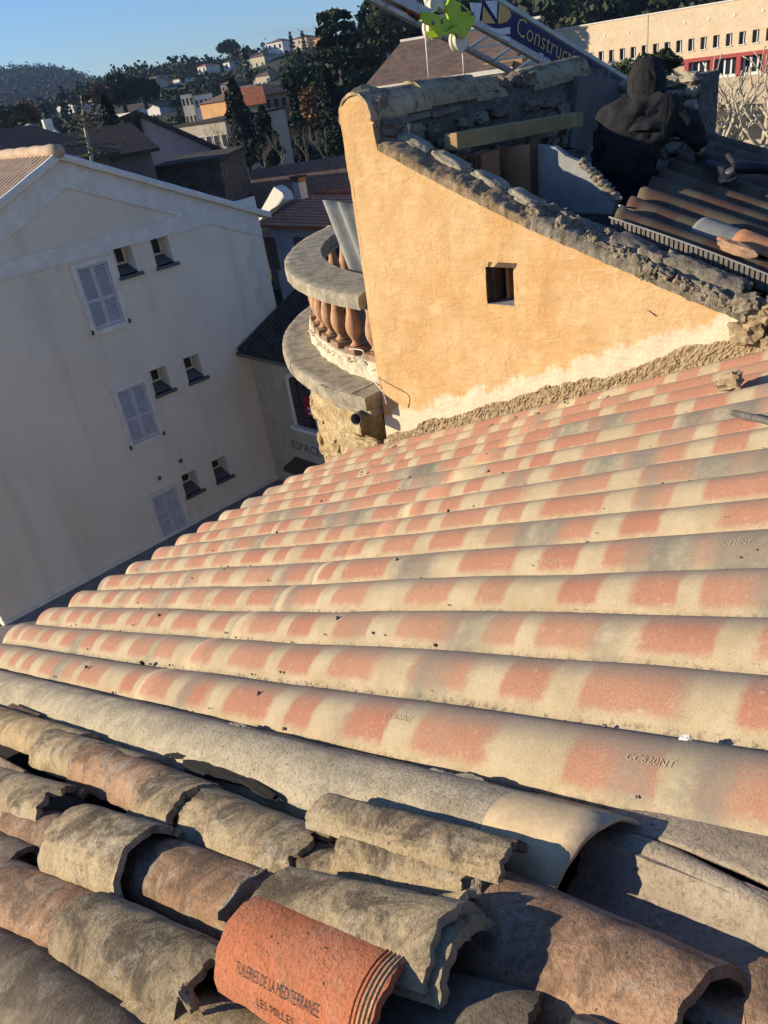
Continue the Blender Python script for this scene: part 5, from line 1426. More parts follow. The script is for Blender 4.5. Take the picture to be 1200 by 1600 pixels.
# ================================================================ school
YB = 110.0; K = YB / 80
school = empty('school', (-60, YB + 6, GZ), 'long sunlit cream school with a row of small windows and red pillars at ground level', 'school')
xs0, xs1 = -75.0, -22.0
sp_ = 1.617; wxs = [-32.26 * K - .0 - i * sp_ for i in range(-5, 17)]
hs = [(x - .42, x + .42, -2.40 * K, -1.42 * K) for x in wxs]
ztop_ = 1.04 * K; zband = -3.05 * K; zbot = -11.6
def cells_y(m, xl, zl, holes, Y):
    for xa, xb in zip(xl, xl[1:]):
        for za, zb in zip(zl, zl[1:]):
            xm, zm = (xa + xb) / 2, (za + zb) / 2
            if any(h[0] < xm < h[1] and h[2] < zm < h[3] for h in holes): continue
            m.add([(xa, Y, za), (xb, Y, za), (xb, Y, zb), (xa, Y, zb)], [(0, 1, 2, 3)])
xl = sorted({xs0, xs1, *[h[0] for h in hs], *[h[1] for h in hs]}); m = MB(); cells_y(m, xl, [zband, -2.40 * K, -1.42 * K, ztop_], hs, YB); m.build('facade', M['school'], school, recalc=False)
m = MB(); m.box2((xs0, YB + .35, zbot), (xs1, YB + 12, ztop_ - .02)); m.build('body', M['school_low'], school)
m = MB(); m.box2((xs0 - .1, YB - .12, ztop_), (xs1 + .1, YB + 12, ztop_ + .14)); m.build('roof_edge', M['trim'], school)
m = MB(); m.box2((-58.6, YB - .04, zband), (-58.45, YB + .01, ztop_ - .01)); m.build('joint', M['school_low'], school)
for i, (a, b, c, d) in enumerate(hs):
    w = empty('window', ((a + b) / 2, YB, c)); w.parent = school; w.location -= school.location
    for q0_, q1_ in (((a - .002, c), (a, d)), ((b, c), (b + .002, d))): m = MB(); m.box2((q0_[0] - .05, YB + .004, q0_[1]), (q1_[0] + .05 if q1_[0] != a else a, YB + .34, q1_[1])); m.build('reveal', M['school_low'], w)
    m = MB(); m.box2((a, YB + .30, c), (b, YB + .32, d)); m.build('pane', M['glass'], w)
    m = MB(); m.box2((a + .45, YB + .24, c), (a + .53, YB + .30, d)); m.box2((b - .10, YB + .24, c), (b, YB + .30, d)); m.build('sash', M['white_frame'], w)
    m = MB(); m.box2((a - .05, YB - .12, c - .10), (b + .05, YB + .25, c)); m.build('sill', M['trim'], w)
for px, py in ((1148, 23), (1107, 30), (1070, 35), (982, 51), (945, 55), (1192, 16)):
    q = on_y(px, py, YB); MB().lathe(q, (0, -1, 0), [(0, .16), (.06, .16), (.07, .1)], 12).build('wall_disc', M['trim'], school)
xr0 = on_y(1046, 100, YB).x
m = MB(); m.box2((xr0, YB - .5, zband - .38), (xs1, YB - .004, zband + .02)); m.build('red_canopy', M['red_paint'], school)
pil = [on_y(px, 110, YB).x for px in (1075, 1115, 1155, 1197, 1238)]
for x in pil: m = MB(); m.box2((x - .28, YB - .5, -6.6), (x + .28, YB + .1, zband - .384)); m.build('pillar', M['red_paint'], school)
for xa, xb in zip(pil, pil[1:]):
    g_ = MB().box2((xa + .4, YB + .28, -6.4), (xb - .35, YB + .34, zband - .5)).build('glazing', M['glass'], school)
    for f in (.02, .36, .69, .98):
        x = xa + .4 + (xb - xa - .75) * f; MB().box2((x - .10, YB + .16, -6.4), (x + .10, YB + .27, zband - .5)).build('frame', M['white_frame'], g_)
    MB().box2((xa + .3, YB - .1, -6.75), (xb - .3, YB + .3, -6.42)).build('sill', M['trim'], g_)
m = MB(); m.box2((xs0, YB - .02, zbot), (xs1, YB + .34, -6.76)); m.build('base_wall', M['school_low'], school)
m = MB(); m.box2((xs0, YB - .01, zband - .4), (xr0 - .3, YB + .34, zband - .002)); m.build('lower_wall', M['school'], school)
m = MB(); m.box2((-52, 70, GZ), (-20, 70.4, -9.0)); tag(m.build('low_wall', M['school_low']), 'low tan wall in front of the school behind the pollarded trees', 'wall')

# ================================================================ roof hoist with its banner
XBm = -6.5
bd = Vector((0, 2.77, -1.04)).normalized(); bu = Vector((0, 1.04, 2.77)).normalized()
hoist = empty('roof_hoist', (XBm, 20, GZ), 'aluminium roof hoist boom with a navy Construction banner, rising behind the parapet', 'hoist')
pu = on_x(777, 0, XBm); pl_ = on_x(740, 37, XBm)
hu = 0.0; hl = (pl_ - pu).dot(bu)
def bm_(s, h, x=0.0): return pu + bd * s + bu * h + Vector((x, 0, 0))
S0, S1 = -3.2, 27.0
for h, x, nm in ((0, 0, 'rail'), (hl, 0, 'rail'), (hl, -.62, 'rail'), (0, -.62, 'rail')):
    MB().bar(bm_(S0, h, x), bm_(S1, h, x), .055, .075, (1, 0, 0)).build(nm, M['alu'], hoist, bevel=.006)
for k in range(40):
    s = S0 + k * .5
    if s > S1: break
    MB().bar(bm_(s, hl, 0), bm_(s, hl, -.62), .03, .03).build('rung', M['alu'], hoist)
    MB().bar(bm_(s, hl, -.62), bm_(s + .5, 0, -.62), .03, .03, (1, 0, 0)).build('lattice_bar', M['alu'], hoist)
ba, bb = bm_(-.25, hl + .045, .034), bm_(5.4, -.045, .04)
m = MB(); m.prism([bm_(-.32, hl + .05, .032), bm_(4.6, hl + .05, .032), bm_(4.6, -.05, .032), bm_(-.32, -.05, .032)], (.006, 0, 0)); ban = m.build('banner', M['banner'], hoist)
def poly(pts, mat, name='emblem', x=.044):
    m = MB(); m.prism([on_x(px, py, XBm + x) for px, py in pts], (.002, 0, 0)); return m.build(name, M[mat], ban)
poly([(734, 4), (753, 5), (748.5, 33), (741, 33)], 'b_white'); poly([(755, 9), (774, 36.5), (753, 36.5)], 'b_tan')
poly([(757, 1), (777, 1), (776, 30)], 'b_white'); poly([(780, 4), (790, 10), (797, 18), (799, 25), (793, 33), (786, 36), (777.5, 37)], 'b_tan')
poly([(752, 40), (765, 44), (780, 45), (797, 42), (797, 53), (784, 54), (770, 50)], 'b_white'); poly([(772, 53), (784, 57), (797, 57.5), (796, 66)], 'b_white')
lo = on_x(806, 53, XBm + .046)
letter('Construction', .285, lambda x, y: lo + bd * x + bu * y, 'b_tan', ban, width=1.62)
lo2 = on_x(840, 99, XBm + .046); letter('Tél', .19, lambda x, y: lo2 + bd * x + bu * y, 'b_white', ban)
# wheel block at the head: lime green cheeks, cream wheels, cables, red hook gear
head = empty('wheel_block', on_x(700, 45, XBm + .4), 'lime green pulley block with two cream wheels hanging on the hoist boom', 'pulley block')
XH = XBm + .42
def plate(pts, x, th, mat, name='cheek_plate', parent=head):
    m = MB(); m.prism([on_x(px, py, x) for px, py in pts], (th, 0, 0)); return m.build(name, M[mat], parent, bevel=.004)
plate([(695, 11), (700, -4), (722, 9), (741, 27), (735, 42), (723, 61), (708, 56), (699, 38)], XH, .03, 'lime')
plate([(695, 11), (700, -4), (722, 9), (741, 27), (735, 42), (723, 61), (708, 56), (699, 38)], XH - .15, .03, 'lime')
plate([(655, 19), (672, 20), (698, 31), (700, 43), (688, 54), (672, 42), (656, 34)], XH + .035, .03, 'lime')
plate([(664, 50), (672, 60), (694, 55), (708, 51), (703, 40), (690, 49), (676, 54)], XH - .02, .12, 'lime', 'cross_brace')
plate([(720, 8), (732, 18), (721, 18)], XH + .031, .006, 'sign_ink', 'opening')
for px, py in ((676, 36), (690, 34), (738, 22), (713, 57)):
    q = on_x(px, py, XH + .06); MB().lathe(q, (1, 0, 0), [(0, .022), (.012, .022), (.018, .012)], 6).build('bolt', M['screw'], head)
for px, py, r_ in ((671, 46, .115), (711, 64, .105), (668, 10, .06)):
    q = on_x(px, py, XH - .10); MB().lathe(q, (1, 0, 0), [(0, r_ * .3), (0, r_), (.025, r_), (.035, r_ * .86), (.055, r_ * .86), (.065, r_), (.09, r_), (.09, r_ * .3)], 28).build('wheel', M['nylon'], head, smooth=True, angle=40)
for a, b in (((664, 48), (670, 122)), ((722, 70), (725, 117)), ((725, 117), (731, 124))):
    tag(MB().tube([on_x(*a, XH - .05), on_x(*b, XH - .05)], .008, 6).build('cable', M['cable'], head, smooth=True))
MB().bar(on_x(600, -10, XH), on_x(668, 24, XH), .09, .11, (1, 0, 0)).build('jib_arm', M['alu'], head)
MB().bar(on_x(668, -3, XH - .2), on_x(694, 12, XH - .2), .09, .11, (1, 0, 0)).build('jib_arm', M['alu'], head)
MB().tube([on_x(600, -6, XH), on_x(628, 12, XH), on_x(652, 30, XH)], .018, 6).build('hose', M['washer'], head, smooth=True)
rnd = random.Random(2)
for k in range(7): MB().lump(on_x(636 + k * 3, 14 + k * 1.6 + rnd.uniform(-2, 2), XH), (.06, .05, .05), None, k, .4, 2).build('red_clip', M['red_paint'], head)
for k in range(2): MB().tube([on_x(652 + k * 6, -6, XH), on_x(660 + k * 3, 12, XH)], .012, 6).build('hose', M['washer'], head)

# ================================================================ the worker
def skin_obj(name, joints, edges, mat, parent, root=0, sub=2, disp=None):
    """one continuous limb and trunk surface grown round a jointed skeleton"""
    names = list(joints); me = bpy.data.meshes.new(name)
    org = parent.matrix_world.translation if False else Vector(parent.location)
    me.from_pydata([Vector(joints[n][0]) - org for n in names], [(names.index(a), names.index(b)) for a, b in edges], [])
    o = bpy.data.objects.new(name, me); col.objects.link(o)
    o.modifiers.new('skin', 'SKIN')
    for i, n in enumerate(names):
        r = joints[n][1]; sv = me.skin_vertices[0].data[i]; sv.radius = (r, r) if not hasattr(r, '__len__') else r; sv.use_root = (i == root)
    s = o.modifiers.new('sub', 'SUBSURF'); s.levels = sub; s.render_levels = sub
    dg = bpy.context.evaluated_depsgraph_get(); me2 = bpy.data.meshes.new_from_object(o.evaluated_get(dg))
    bpy.data.objects.remove(o)
    if disp:
        for v in me2.vertices:
            w_ = v.co + org
            v.co += v.normal * disp * (fbm((w_.x * 6 + w_.z * 9, w_.y * 7, w_.z * 5 - w_.x * 8)) + .5 * abs(fbm((w_.x * 15, w_.y * 15, w_.z * 22))))
    me2.polygons.foreach_set('use_smooth', [True] * len(me2.polygons))
    me2.materials.clear(); me2.materials.append(M[mat]); me2.name = name
    o2 = bpy.data.objects.new(name, me2); col.objects.link(o2); o2.parent = parent
    return o2
man = empty('person', (-2.86, 5.25, -1.05), 'person kneeling with back turned, in a black hooded jacket, laying sheets on the shaded roof', 'person')
def jp(px, py, y): return tuple(on_y(px, py, y))
J = dict(pelvis=(jp(968, 285, 5.25), .13), waist=(jp(980, 248, 5.27), .12), chest=(jp(1000, 196, 5.31), (.17, .12)), neck=(jp(1011, 152, 5.35), .06), head=(jp(1013, 126, 5.39), .088), crown=(jp(1014, 106, 5.40), .07),
         shl=(jp(957, 184, 5.28), .075), ell=(jp(940, 240, 5.35), .05), wrl=(jp(958, 283, 5.50), .034), pal=(jp(964, 294, 5.55), .032),
         shr=(jp(1050, 178, 5.36), .075), elr=(jp(1086, 203, 5.48), .052), wrr=(jp(1093, 230, 5.60), .036), par=(jp(1094, 241, 5.64), .033),
         hpl=(jp(945, 290, 5.26), .10), knl=((-2.98, 5.62, -.99), .07), anl=((-2.98, 5.26, -1.05), .045), tol=((-2.98, 5.13, -1.07), .03),
         hpr=(jp(992, 290, 5.27), .10), knr=((-2.70, 5.62, -1.03), .07), anr=((-2.80, 5.27, -1.10), .045), tor=((-2.80, 5.15, -1.12), .03))
ED = [('pelvis', 'waist'), ('waist', 'chest'), ('chest', 'neck'), ('neck', 'head'), ('head', 'crown'), ('chest', 'shl'), ('shl', 'ell'), ('ell', 'wrl'), ('wrl', 'pal'), ('chest', 'shr'), ('shr', 'elr'), ('elr', 'wrr'), ('wrr', 'par'),
      ('pelvis', 'hpl'), ('hpl', 'knl'), ('knl', 'anl'), ('anl', 'tol'), ('pelvis', 'hpr'), ('hpr', 'knr'), ('knr', 'anr'), ('anr', 'tor')]
body = skin_obj('body', J, ED, 'skin', man)
def sub_j(keys, k, extra=None):
    d_ = {n: (J[n][0], tuple(x * k for x in J[n][1]) if hasattr(J[n][1], '__len__') else J[n][1] * k) for n in keys}
    if extra: d_.update(extra)
    return d_
tk = ['pelvis', 'waist', 'chest', 'neck', 'shl', 'ell', 'wrl', 'shr', 'elr', 'wrr']
jk = sub_j(tk, 1.35); jk['neck'] = (J['neck'][0], .115); jk['pelvis'] = (J['pelvis'][0], .175); jk['waist'] = (J['waist'][0], .185); jk['chest'] = (J['chest'][0], (.235, .175)); jk['shl'] = (J['shl'][0], .115); jk['shr'] = (J['shr'][0], .115); jk['elr'] = (J['elr'][0], .082); jk['ell'] = (J['ell'][0], .082)
skin_obj('jacket', jk, [e for e in ED if e[0] in tk and e[1] in tk], 'jacket', man, 0, 3, .030)
lk = ['pelvis', 'hpl', 'knl', 'anl', 'hpr', 'knr', 'anr']
skin_obj('trousers', sub_j(lk, 1.35), [e for e in ED if e[0] in lk and e[1] in lk], 'trousers', man, 0, 2, .014)
for s_, a_, t_ in (('l', 'anl', 'tol'), ('r', 'anr', 'tor')):
    skin_obj('boot', dict(a=(J[a_][0], .062), b=((Vector(J[a_][0]) + Vector(J[t_][0])) / 2, .055), c=(J[t_][0], .045)), [('a', 'b'), ('b', 'c')], 'shoe', man)
# hands: five bent fingers each, rooted in the palm
def hand(wr, pa, side, down, mat):
    wr, pa = Vector(wr), Vector(pa); f = (pa - wr).normalized(); sd_ = f.cross(Vector(down)).normalized() * side; dn = Vector(down)
    c = pa + f * .02; js = dict(wrist=(wr, .034), palm=(pa, (.042, .026)), knuckle=(c + f * .02, (.044, .022))); ed = [('wrist', 'palm'), ('palm', 'knuckle')]
    skin_obj('hand', js, ed, mat, man)
    for k, (o_, L) in enumerate(((-.030, .070), (-.010, .082), (.010, .078), (.029, .062))):
        b = c + f * .012 + sd_ * o_; j1 = b + f * L * .45 + dn * .006; j2 = j1 + f * L * .32 + dn * L * .22; j3 = j2 + f * L * .14 + dn * L * .26
        skin_obj('finger', dict(a=(b, .0105), b=(j1, .0098), c=(j2, .009), d=(j3, .008)), [('a', 'b'), ('b', 'c'), ('c', 'd')], mat, man)
    b = pa - sd_ * .034; j1 = b - sd_ * .022 + f * .028 + dn * .008; j2 = j1 + f * .026 - sd_ * .004 + dn * .01
    skin_obj('thumb', dict(a=(b, .014), b=(j1, .0115), c=(j2, .0095)), [('a', 'b'), ('b', 'c')], mat, man)
hand(J['wrr'][0], J['par'][0], 1, (0, .15, -1), 'glove'); hand(J['wrl'][0], J['pal'][0], -1, (0, .15, -1), 'glove')
# hood: an open shell round the head with a slumped cape of cloth on the shoulders
hc = Vector(jp(1012, 132, 5.38)); fw = Vector((-.22, .95, -.22)).normalized(); rg = fw.cross(Z).normalized(); uh = rg.cross(fw)
PH = [(.150, .012), (.146, .045), (.128, .078), (.085, .106), (.04, .124), (-.02, .124), (-.07, .126), (-.11, .140), (-.15, .172), (-.185, .208), (-.21, .236), (-.225, .240), (-.232, .225)]
rows = []
for i in range(49):
    f = i / 48 * (len(PH) - 1); k = min(int(f), len(PH) - 2); u_ = f - k
    zz = PH[k][0] + (PH[k + 1][0] - PH[k][0]) * u_; rr_ = PH[k][1] + (PH[k + 1][1] - PH[k][1]) * u_; row = []
    low_ = max(0, min(1, (-.06 - zz) / .1))
    for j in range(65):
        ph = R(38 - 30 * low_ + (284 + 60 * low_) * j / 64)      # 0 = the way the person faces, open there
        d_ = fw * math.cos(ph) * .98 + rg * math.sin(ph) * (1 + .06 * low_)
        d_.z *= .4
        q = 1 + .05 * fbm((d_.x * 3, zz * 9, d_.y * 3)) + .035 * fbm((d_.x * 7, zz * 24 + d_.y * 5, 4)) + .03 * low_ * math.sin(j * .55 + zz * 40)
        droop = -.05 * low_ * max(0, -math.cos(ph))
        row.append(hc + d_ * rr_ * q + Z * (zz + droop + .012 * fbm((j * .11, zz * 11, 8))) - fw * (.02 + .05 * max(0, zz)))
    rows.append(row)
m = MB(); m.grid(rows); o = m.build('hood', M['jacket'], man, smooth=True); s = o.modifiers.new('thickness', 'SOLIDIFY'); s.thickness = .012; s.offset = -1
# face: nose, eyes and ears inside the hood
fc = Vector(J['head'][0]) + fw * .10
MB().lump(fc - uh * .02, (.03, .04, .045), (rg, fw, uh), 1, .1, 2).build('nose', M['skin'], man, smooth=True)
for s_ in (-1, 1):
    MB().lump(fc + rg * .032 * s_ + uh * .012 - fw * .014, (.024, .02, .016), (rg, fw, uh), 2, .05, 2).build('eye', M['trim'], man, smooth=True)
    MB().lump(Vector(J['head'][0]) + rg * .10 * s_, (.02, .04, .06), (rg, fw, uh), 3, .15, 2).build('ear', M['skin'], man, smooth=True)
MB().lump(fc - uh * .062 - fw * .012, (.045, .02, .014), (rg, fw, uh), 4, .1, 2).build('mouth', M['red_paint'], man, smooth=True)
# power tool left on the far sheets
tp = hit(1140, 275, far_pt(-2.46, 4.3, .11), Vector((.30, 0, 1)).normalized())
fa = Vector((.958, 0, -.287)); fb = Vector((0, 1, 0)); fn_ = Vector((.287, 0, .958))
tool = empty('angle_grinder', tp, 'dark blue angle grinder lying on the shaded roof sheets right of the person', 'power tool')
MB().lathe(tp, fn_ + Vector((-.4, -.6, 0)), [(-.01, .02), (-.006, .07), (.006, .07), (.012, .05), (.03, .045), (.034, .02)], 28).build('disc', M['tool'], tool, smooth=True, angle=40)
MB().lathe(tp + fn_ * .02, fn_ + Vector((-.4, -.6, 0)), [(.012, .028), (.02, .030), (.026, .020)], 20).build('hub_ring', M['steel'], tool, smooth=True, angle=40)
MB().tube([tp + fn_ * .05, tp + fa * .06 + fb * .06 + fn_ * .06, tp + fa * .16 + fb * .16 + fn_ * .06, tp + fa * .24 + fb * .22 + fn_ * .05], [.035, .04, .03, .025], 14).build('body', M['tool'], tool, smooth=True, angle=50)
MB().tube([tp + fa * .02 + fb * .02 + fn_ * .06, tp - fa * .09 + fb * .09 + fn_ * .09], .018, 10).build('side_handle', M['washer'], tool, smooth=True)
MB().box(tp + fa * -.14 + fb * .09 + fn_ * .0, (.16, .10, .05), (fa, fb, fn_)).build('guard', M['washer'], tool, bevel=.01)

# ================================================================ trees
def leaf_cloud(n, pts_fn, size, seed):
    """n small leaf clump faces; pts_fn(rng) -> (n,3) centres"""
    g_ = np.random.default_rng(seed); c = pts_fn(g_, n); n = len(c)
    d1 = g_.normal(size=(n, 3)); d1 /= np.linalg.norm(d1, axis=1)[:, None]
    d2 = np.cross(d1, g_.normal(size=(n, 3))); d2 /= np.linalg.norm(d2, axis=1)[:, None]
    s = size * g_.uniform(.55, 1.35, (n, 1))
    q = np.stack([c - d1 * s - d2 * s * .3, c + d2 * s * .7 - d1 * s * .1, c + d1 * s + d2 * s * .2, c - d2 * s * .6 + d1 * s * .15], 1)
    return q.reshape(-1, 3)
def quads_obj(name, v, mat, parent=None, origin=(0, 0, 0)):
    me = bpy.data.meshes.new(name); n = len(v) // 4
    me.vertices.add(len(v)); me.vertices.foreach_set('co', (v - np.array(origin)).astype(np.float32).ravel())
    me.loops.add(len(v)); me.loops.foreach_set('vertex_index', np.arange(len(v), dtype=np.int32))
    me.polygons.add(n); me.polygons.foreach_set('loop_start', np.arange(0, len(v), 4, dtype=np.int32))
    me.update(calc_edges=True); me.validate(); me.materials.append(mat)
    o = bpy.data.objects.new(name, me); col.objects.link(o)
    if parent: o.parent = parent; o.location = Vector(origin) - parent.location
    else: o.location = origin
    return o
def crown_fn(kind, base, h, w, seed):
    base = np.array(base)
    def fn(g_, n):
        if kind == 'cypress':
            t_ = g_.uniform(0, 1, n) ** 1.05; r = w / 2 * np.minimum(1, (t_ * 7) ** .6) * (1 - t_) ** .55 * (1 + .3 * np.sin(t_ * 23 + seed) * .4)
            a = g_.uniform(0, 6.283, n); rr = r * np.sqrt(g_.uniform(.35, 1.15, n)); lob = 1 + .22 * np.sin(a * 3 + t_ * 9 + seed)
            return base + np.stack([np.cos(a) * rr * lob, np.sin(a) * rr * lob, .04 * h + t_ * h * .96], 1)
        if kind == 'cedar':                                    # flat tiers of branches
            out = []
            nt = 9
            for k in range(nt):
                t_ = k / (nt - 1); m_ = int(n / nt * (1.5 - t_)); R_ = w / 2 * (1 - .78 * t_) * (.8 + .4 * math.sin(k * 2.3 + seed) ** 2)
                nb = 7; ang = g_.uniform(0, 6.283, nb); bi = g_.integers(0, nb, m_); d_ = g_.uniform(.1, 1, m_) ** .7
                a = ang[bi] + g_.normal(0, .23, m_); rr = d_ * R_
                out.append(base + np.stack([np.cos(a) * rr, np.sin(a) * rr, h * (.22 + .74 * t_) + g_.normal(0, h * .012, m_) - d_ * h * .03], 1))
            return np.concatenate(out)
        nc = 16; cc = g_.normal(size=(nc, 3)); cc /= np.linalg.norm(cc, axis=1)[:, None]; cc *= g_.uniform(.35, .85, (nc, 1))
        rad = g_.uniform(.25, .48, nc); bi = g_.integers(0, nc, n); d_ = g_.normal(size=(n, 3)); d_ /= np.linalg.norm(d_, axis=1)[:, None]
        p = cc[bi] + d_ * (rad[bi] * g_.uniform(.55, 1.1, n) ** .5)[:, None]
        sq = {'round': (1, .62, .40), 'umbrella': (1, .78, .30)}.get(kind, (1, .6, .42))
        return base + np.stack([p[:, 0] * w / 2, p[:, 1] * w / 2, h * sq[1] + p[:, 2] * h * sq[2]], 1)
    return fn
def tree_at(px, py_base, D, h, w, kind, leaf, n, label, size=.35, seed=0, name='tree', base_z=None):
    p = at_dist(px, py_base, D)
    r = empty(name, p, label, 'tree')
    v = leaf_cloud(n, crown_fn(kind, p, h, w, seed), size, seed)
    quads_obj('crown', v, M[leaf], r, p)
    top_ = p + Z * h * (.85 if kind in ('cypress', 'cedar') else .7)
    m = MB(); m.tube([p - Z * .6, p + Z * h * .3 + Vector((.1, 0, 0)), top_], [w * .05 + .08, w * .035 + .05, .03], 8)
    if kind not in ('cypress',):
        rr = random.Random(seed)
        for k in range(7):
            a = k * .9 + seed; s_ = p + Z * h * (.3 + .06 * k); m.tube([s_, s_ + Vector((math.cos(a), math.sin(a), .5)) * w * .18, s_ + Vector((math.cos(a), math.sin(a), .7)) * w * .32], [.09, .06, .02], 6)
    m.build('trunk', M['bark'], r, smooth=True)
    return r
tree_at(390, 264, 92, 8.6, 3.6, 'cypress', 'leaf_cyp', 2600, 'tallest broad cypress standing right of the white blocks', .22, 1, 'cypress')
tree_at(427, 266, 88, 6.0, 2.7, 'cypress', 'leaf_cyp', 2000, 'shorter conical cypress right of the tallest one', .2, 2, 'cypress')
tree_at(478, 264, 86, 7.6, 1.5, 'cypress', 'leaf_cyp', 1800, 'slender cypress leaning among the trees in front of the brown apartment house', .18, 3, 'cypress')
tree_at(532, 270, 82, 9.0, 3.4, 'cypress', 'leaf_cyp', 2600, 'dark cypress just left of the ochre wall corner', .22, 4, 'cypress')
tree_at(548, 215, 120, 15.5, 16, 'cedar', 'leaf_dark', 6500, 'great dark cedar with flat tiers rising left of the ochre wall', .5, 5, 'cedar')
tree_at(488, 212, 115, 8.2, 6.5, 'round', 'leaf_green', 2600, 'rounded bright green tree in front of the cedar', .35, 6)
tree_at(500, 226, 100, 7.0, 3.4, 'round', 'leaf_rust', 1500, 'rust brown leafed tree beside the slender cypress', .22, 7)
tree_at(362, 101, 450, 9.5, 13, 'umbrella', 'leaf_dark', 1700, 'umbrella pine standing alone on the skyline', .8, 8, 'umbrella_pine')
tree_at(164, 170, 210, 4.6, 5.5, 'round', 'leaf_rust', 1200, 'rust orange tree at the foot of the left hillside', .5, 9)
tree_at(196, 172, 220, 7, 12, 'round', 'leaf_dark', 2600, 'broad dark green tree right of the rust orange one', .6, 10)
tree_at(228, 166, 230, 6.5, 11, 'round', 'leaf_dark', 2200, 'second broad dark tree of the left hillside, in front of the white blocks', .6, 11)
tree_at(178, 208, 70, 2.6, 1.3, 'cypress', 'leaf_cyp', 900, 'small dark cypress beside the mauve gable', .16, 12, 'cypress')
tree_at(20, 204, 150, 3.6, 6, 'round', 'leaf_olive', 1500, 'olive green tree at the left edge over the grey roofs', .4, 13)
tree_at(48, 200, 155, 3.6, 5, 'round', 'leaf_rust', 900, 'thin brownish tree at the left edge over the grey roofs', .4, 14)
tree_at(985, 142, 30, 1.0, 1.7, 'round', 'leaf_green', 2400, 'dark bushy pine behind the hooded person, in front of the school', .055, 15)
tree_at(1030, 136, 31, 1.05, 1.5, 'round', 'leaf_dark', 2400, 'second bushy pine right of the hooded person', .055, 16)
tree_at(640, 128, 130, 14, 12, 'round', 'leaf_dark', 3600, 'dark tree behind the pulley block', .5, 17)
tree_at(600, 122, 120, 8, 8, 'round', 'leaf_olive', 1600, 'brownish olive tree left of the pulley block cables', .35, 18)
tree_at(690, 118, 135, 13, 11, 'round', 'leaf_dark', 3200, 'dark tree above the mottled brown roof', .5, 19)
tree_at(745, 108, 140, 12, 10, 'round', 'leaf_green', 2800, 'green tree behind the hoist boom', .5, 20)

# bare trees: branching tubes
def branch_tree(p, h, spread, depth, r0, mat, seed, knobby=False, nb=4):
    rr = random.Random(seed); m = MB()
    def grow(a, d_, L, r, lev):
        pts = [a]; q = a.copy(); dd = d_.copy()
        for k in range(4):
            dd = (dd + Vector((rr.gauss(0, .16), rr.gauss(0, .16), rr.gauss(.06, .1)))).normalized(); q = q + dd * L / 4; pts.append(q.copy())
        rad = [r * (1 - .12 * k) for k in range(5)]
        if knobby and lev >= 1: rad[-1] = r * 1.15
        m.tube(pts, rad, 7 if lev < 2 else 5)
        if knobby and lev >= 1: m.lump(q, (r * 2.3, r * 2.3, r * 2.2), None, seed + lev, .4, 1)
        if lev < depth:
            for k in range(nb if lev else nb + 1):
                a_ = rr.uniform(0, 6.283); t_ = Vector((math.cos(a_), math.sin(a_), 0)) * spread
                nd_ = (dd * .9 + t_ + Vector((0, 0, .25))).normalized()
                st = pts[-1] if k < 2 or knobby else pts[rr.choice((2, 3))]
                grow(st.copy(), nd_, L * rr.uniform(.5, .8), r * (.52 if knobby else .5), lev + 1)
    grow(Vector(p), Vector((0, 0, 1)), h * .36, r0, 0)
    return m
def plane_tree(px, D, zb, h, r0, seed, label):
    p = at_dist(px, 170, D); p.z = zb
    r = empty('plane_tree', p, label, 'tree')
    branch_tree(p, h * .86, .8, 4, r0, 'plane_bark', seed, True, 3).build('trunk', M['plane_bark'], r, smooth=True)
    return r
plane_tree(1150, 25, -6.4, 6.6, .26, 5, 'pollarded bare plane tree with knobbly pale branches, in the middle of its group')
plane_tree(1118, 27, -6.6, 6.0, .22, 9, 'pollarded bare plane tree at the left of the group, next to the rubble wall')
plane_tree(1192, 26, -6.5, 6.8, .25, 14, 'pollarded bare plane tree at the right edge of the photo')
plane_tree(1235, 24, -6.4, 6.8, .25, 21, 'pollarded bare plane tree beyond the right edge of the photo')
for k, (px, D, h, lab) in enumerate(((355, 80, 5.5, 'bare pale tree left of the tallest cypress, above the stone outbuilding'), (372, 76, 4.5, 'bare twiggy tree at the foot of the tallest cypress'), (445, 74, 4.2, 'bare twiggy shrub left of the white gable top'), (480, 72, 4.4, 'bare twiggy shrub behind the netted red roof'), (515, 70, 4.0, 'bare twiggy shrub nearest to the ochre wall corner'), (415, 78, 4.0, 'bare twiggy shrub between the two broad cypresses'))):
    p = at_dist(px, 272, D); r = empty('bare_tree', p, lab, 'tree')
    branch_tree(p, h, .75, 4, .09, 'twig', k + 40, False, 3).build('trunk', M['twig'], r)
# dark leafless conifer in front of the grey roofs, with a pale trunk
p = at_dist(141, 258, 28); q = at_dist(126, 146, 28.5); r = empty('bare_conifer', p, 'dark scraggy conifer with a pale trunk in front of the grey roofs at the left', 'tree')
MB().tube([p - Z, p.lerp(q, .5), q], [.07, .055, .02], 8).build('trunk', M['plane_bark'], r, smooth=True)
m = MB(); rr = random.Random(6)
for k in range(46):
    f = rr.uniform(.12, .98); s_ = p.lerp(q, f); a = rr.uniform(0, 6.283); L = (1.35 - f * 1.1) * rr.uniform(.5, 1.1)
    e = s_ + Vector((math.cos(a) * L, math.sin(a) * L, rr.uniform(-.25, .2))); m.tube([s_, s_.lerp(e, .5) + Vector((0, 0, .06)), e], [.022, .016, .006], 5)
    for w_ in range(6):
        t_ = s_.lerp(e, rr.uniform(.3, 1)); m.tube([t_, t_ + Vector((rr.gauss(0, .16), rr.gauss(0, .16), rr.gauss(0, .08)))], [.012, .004], 4)
m.build('branches', M['bark'], r)

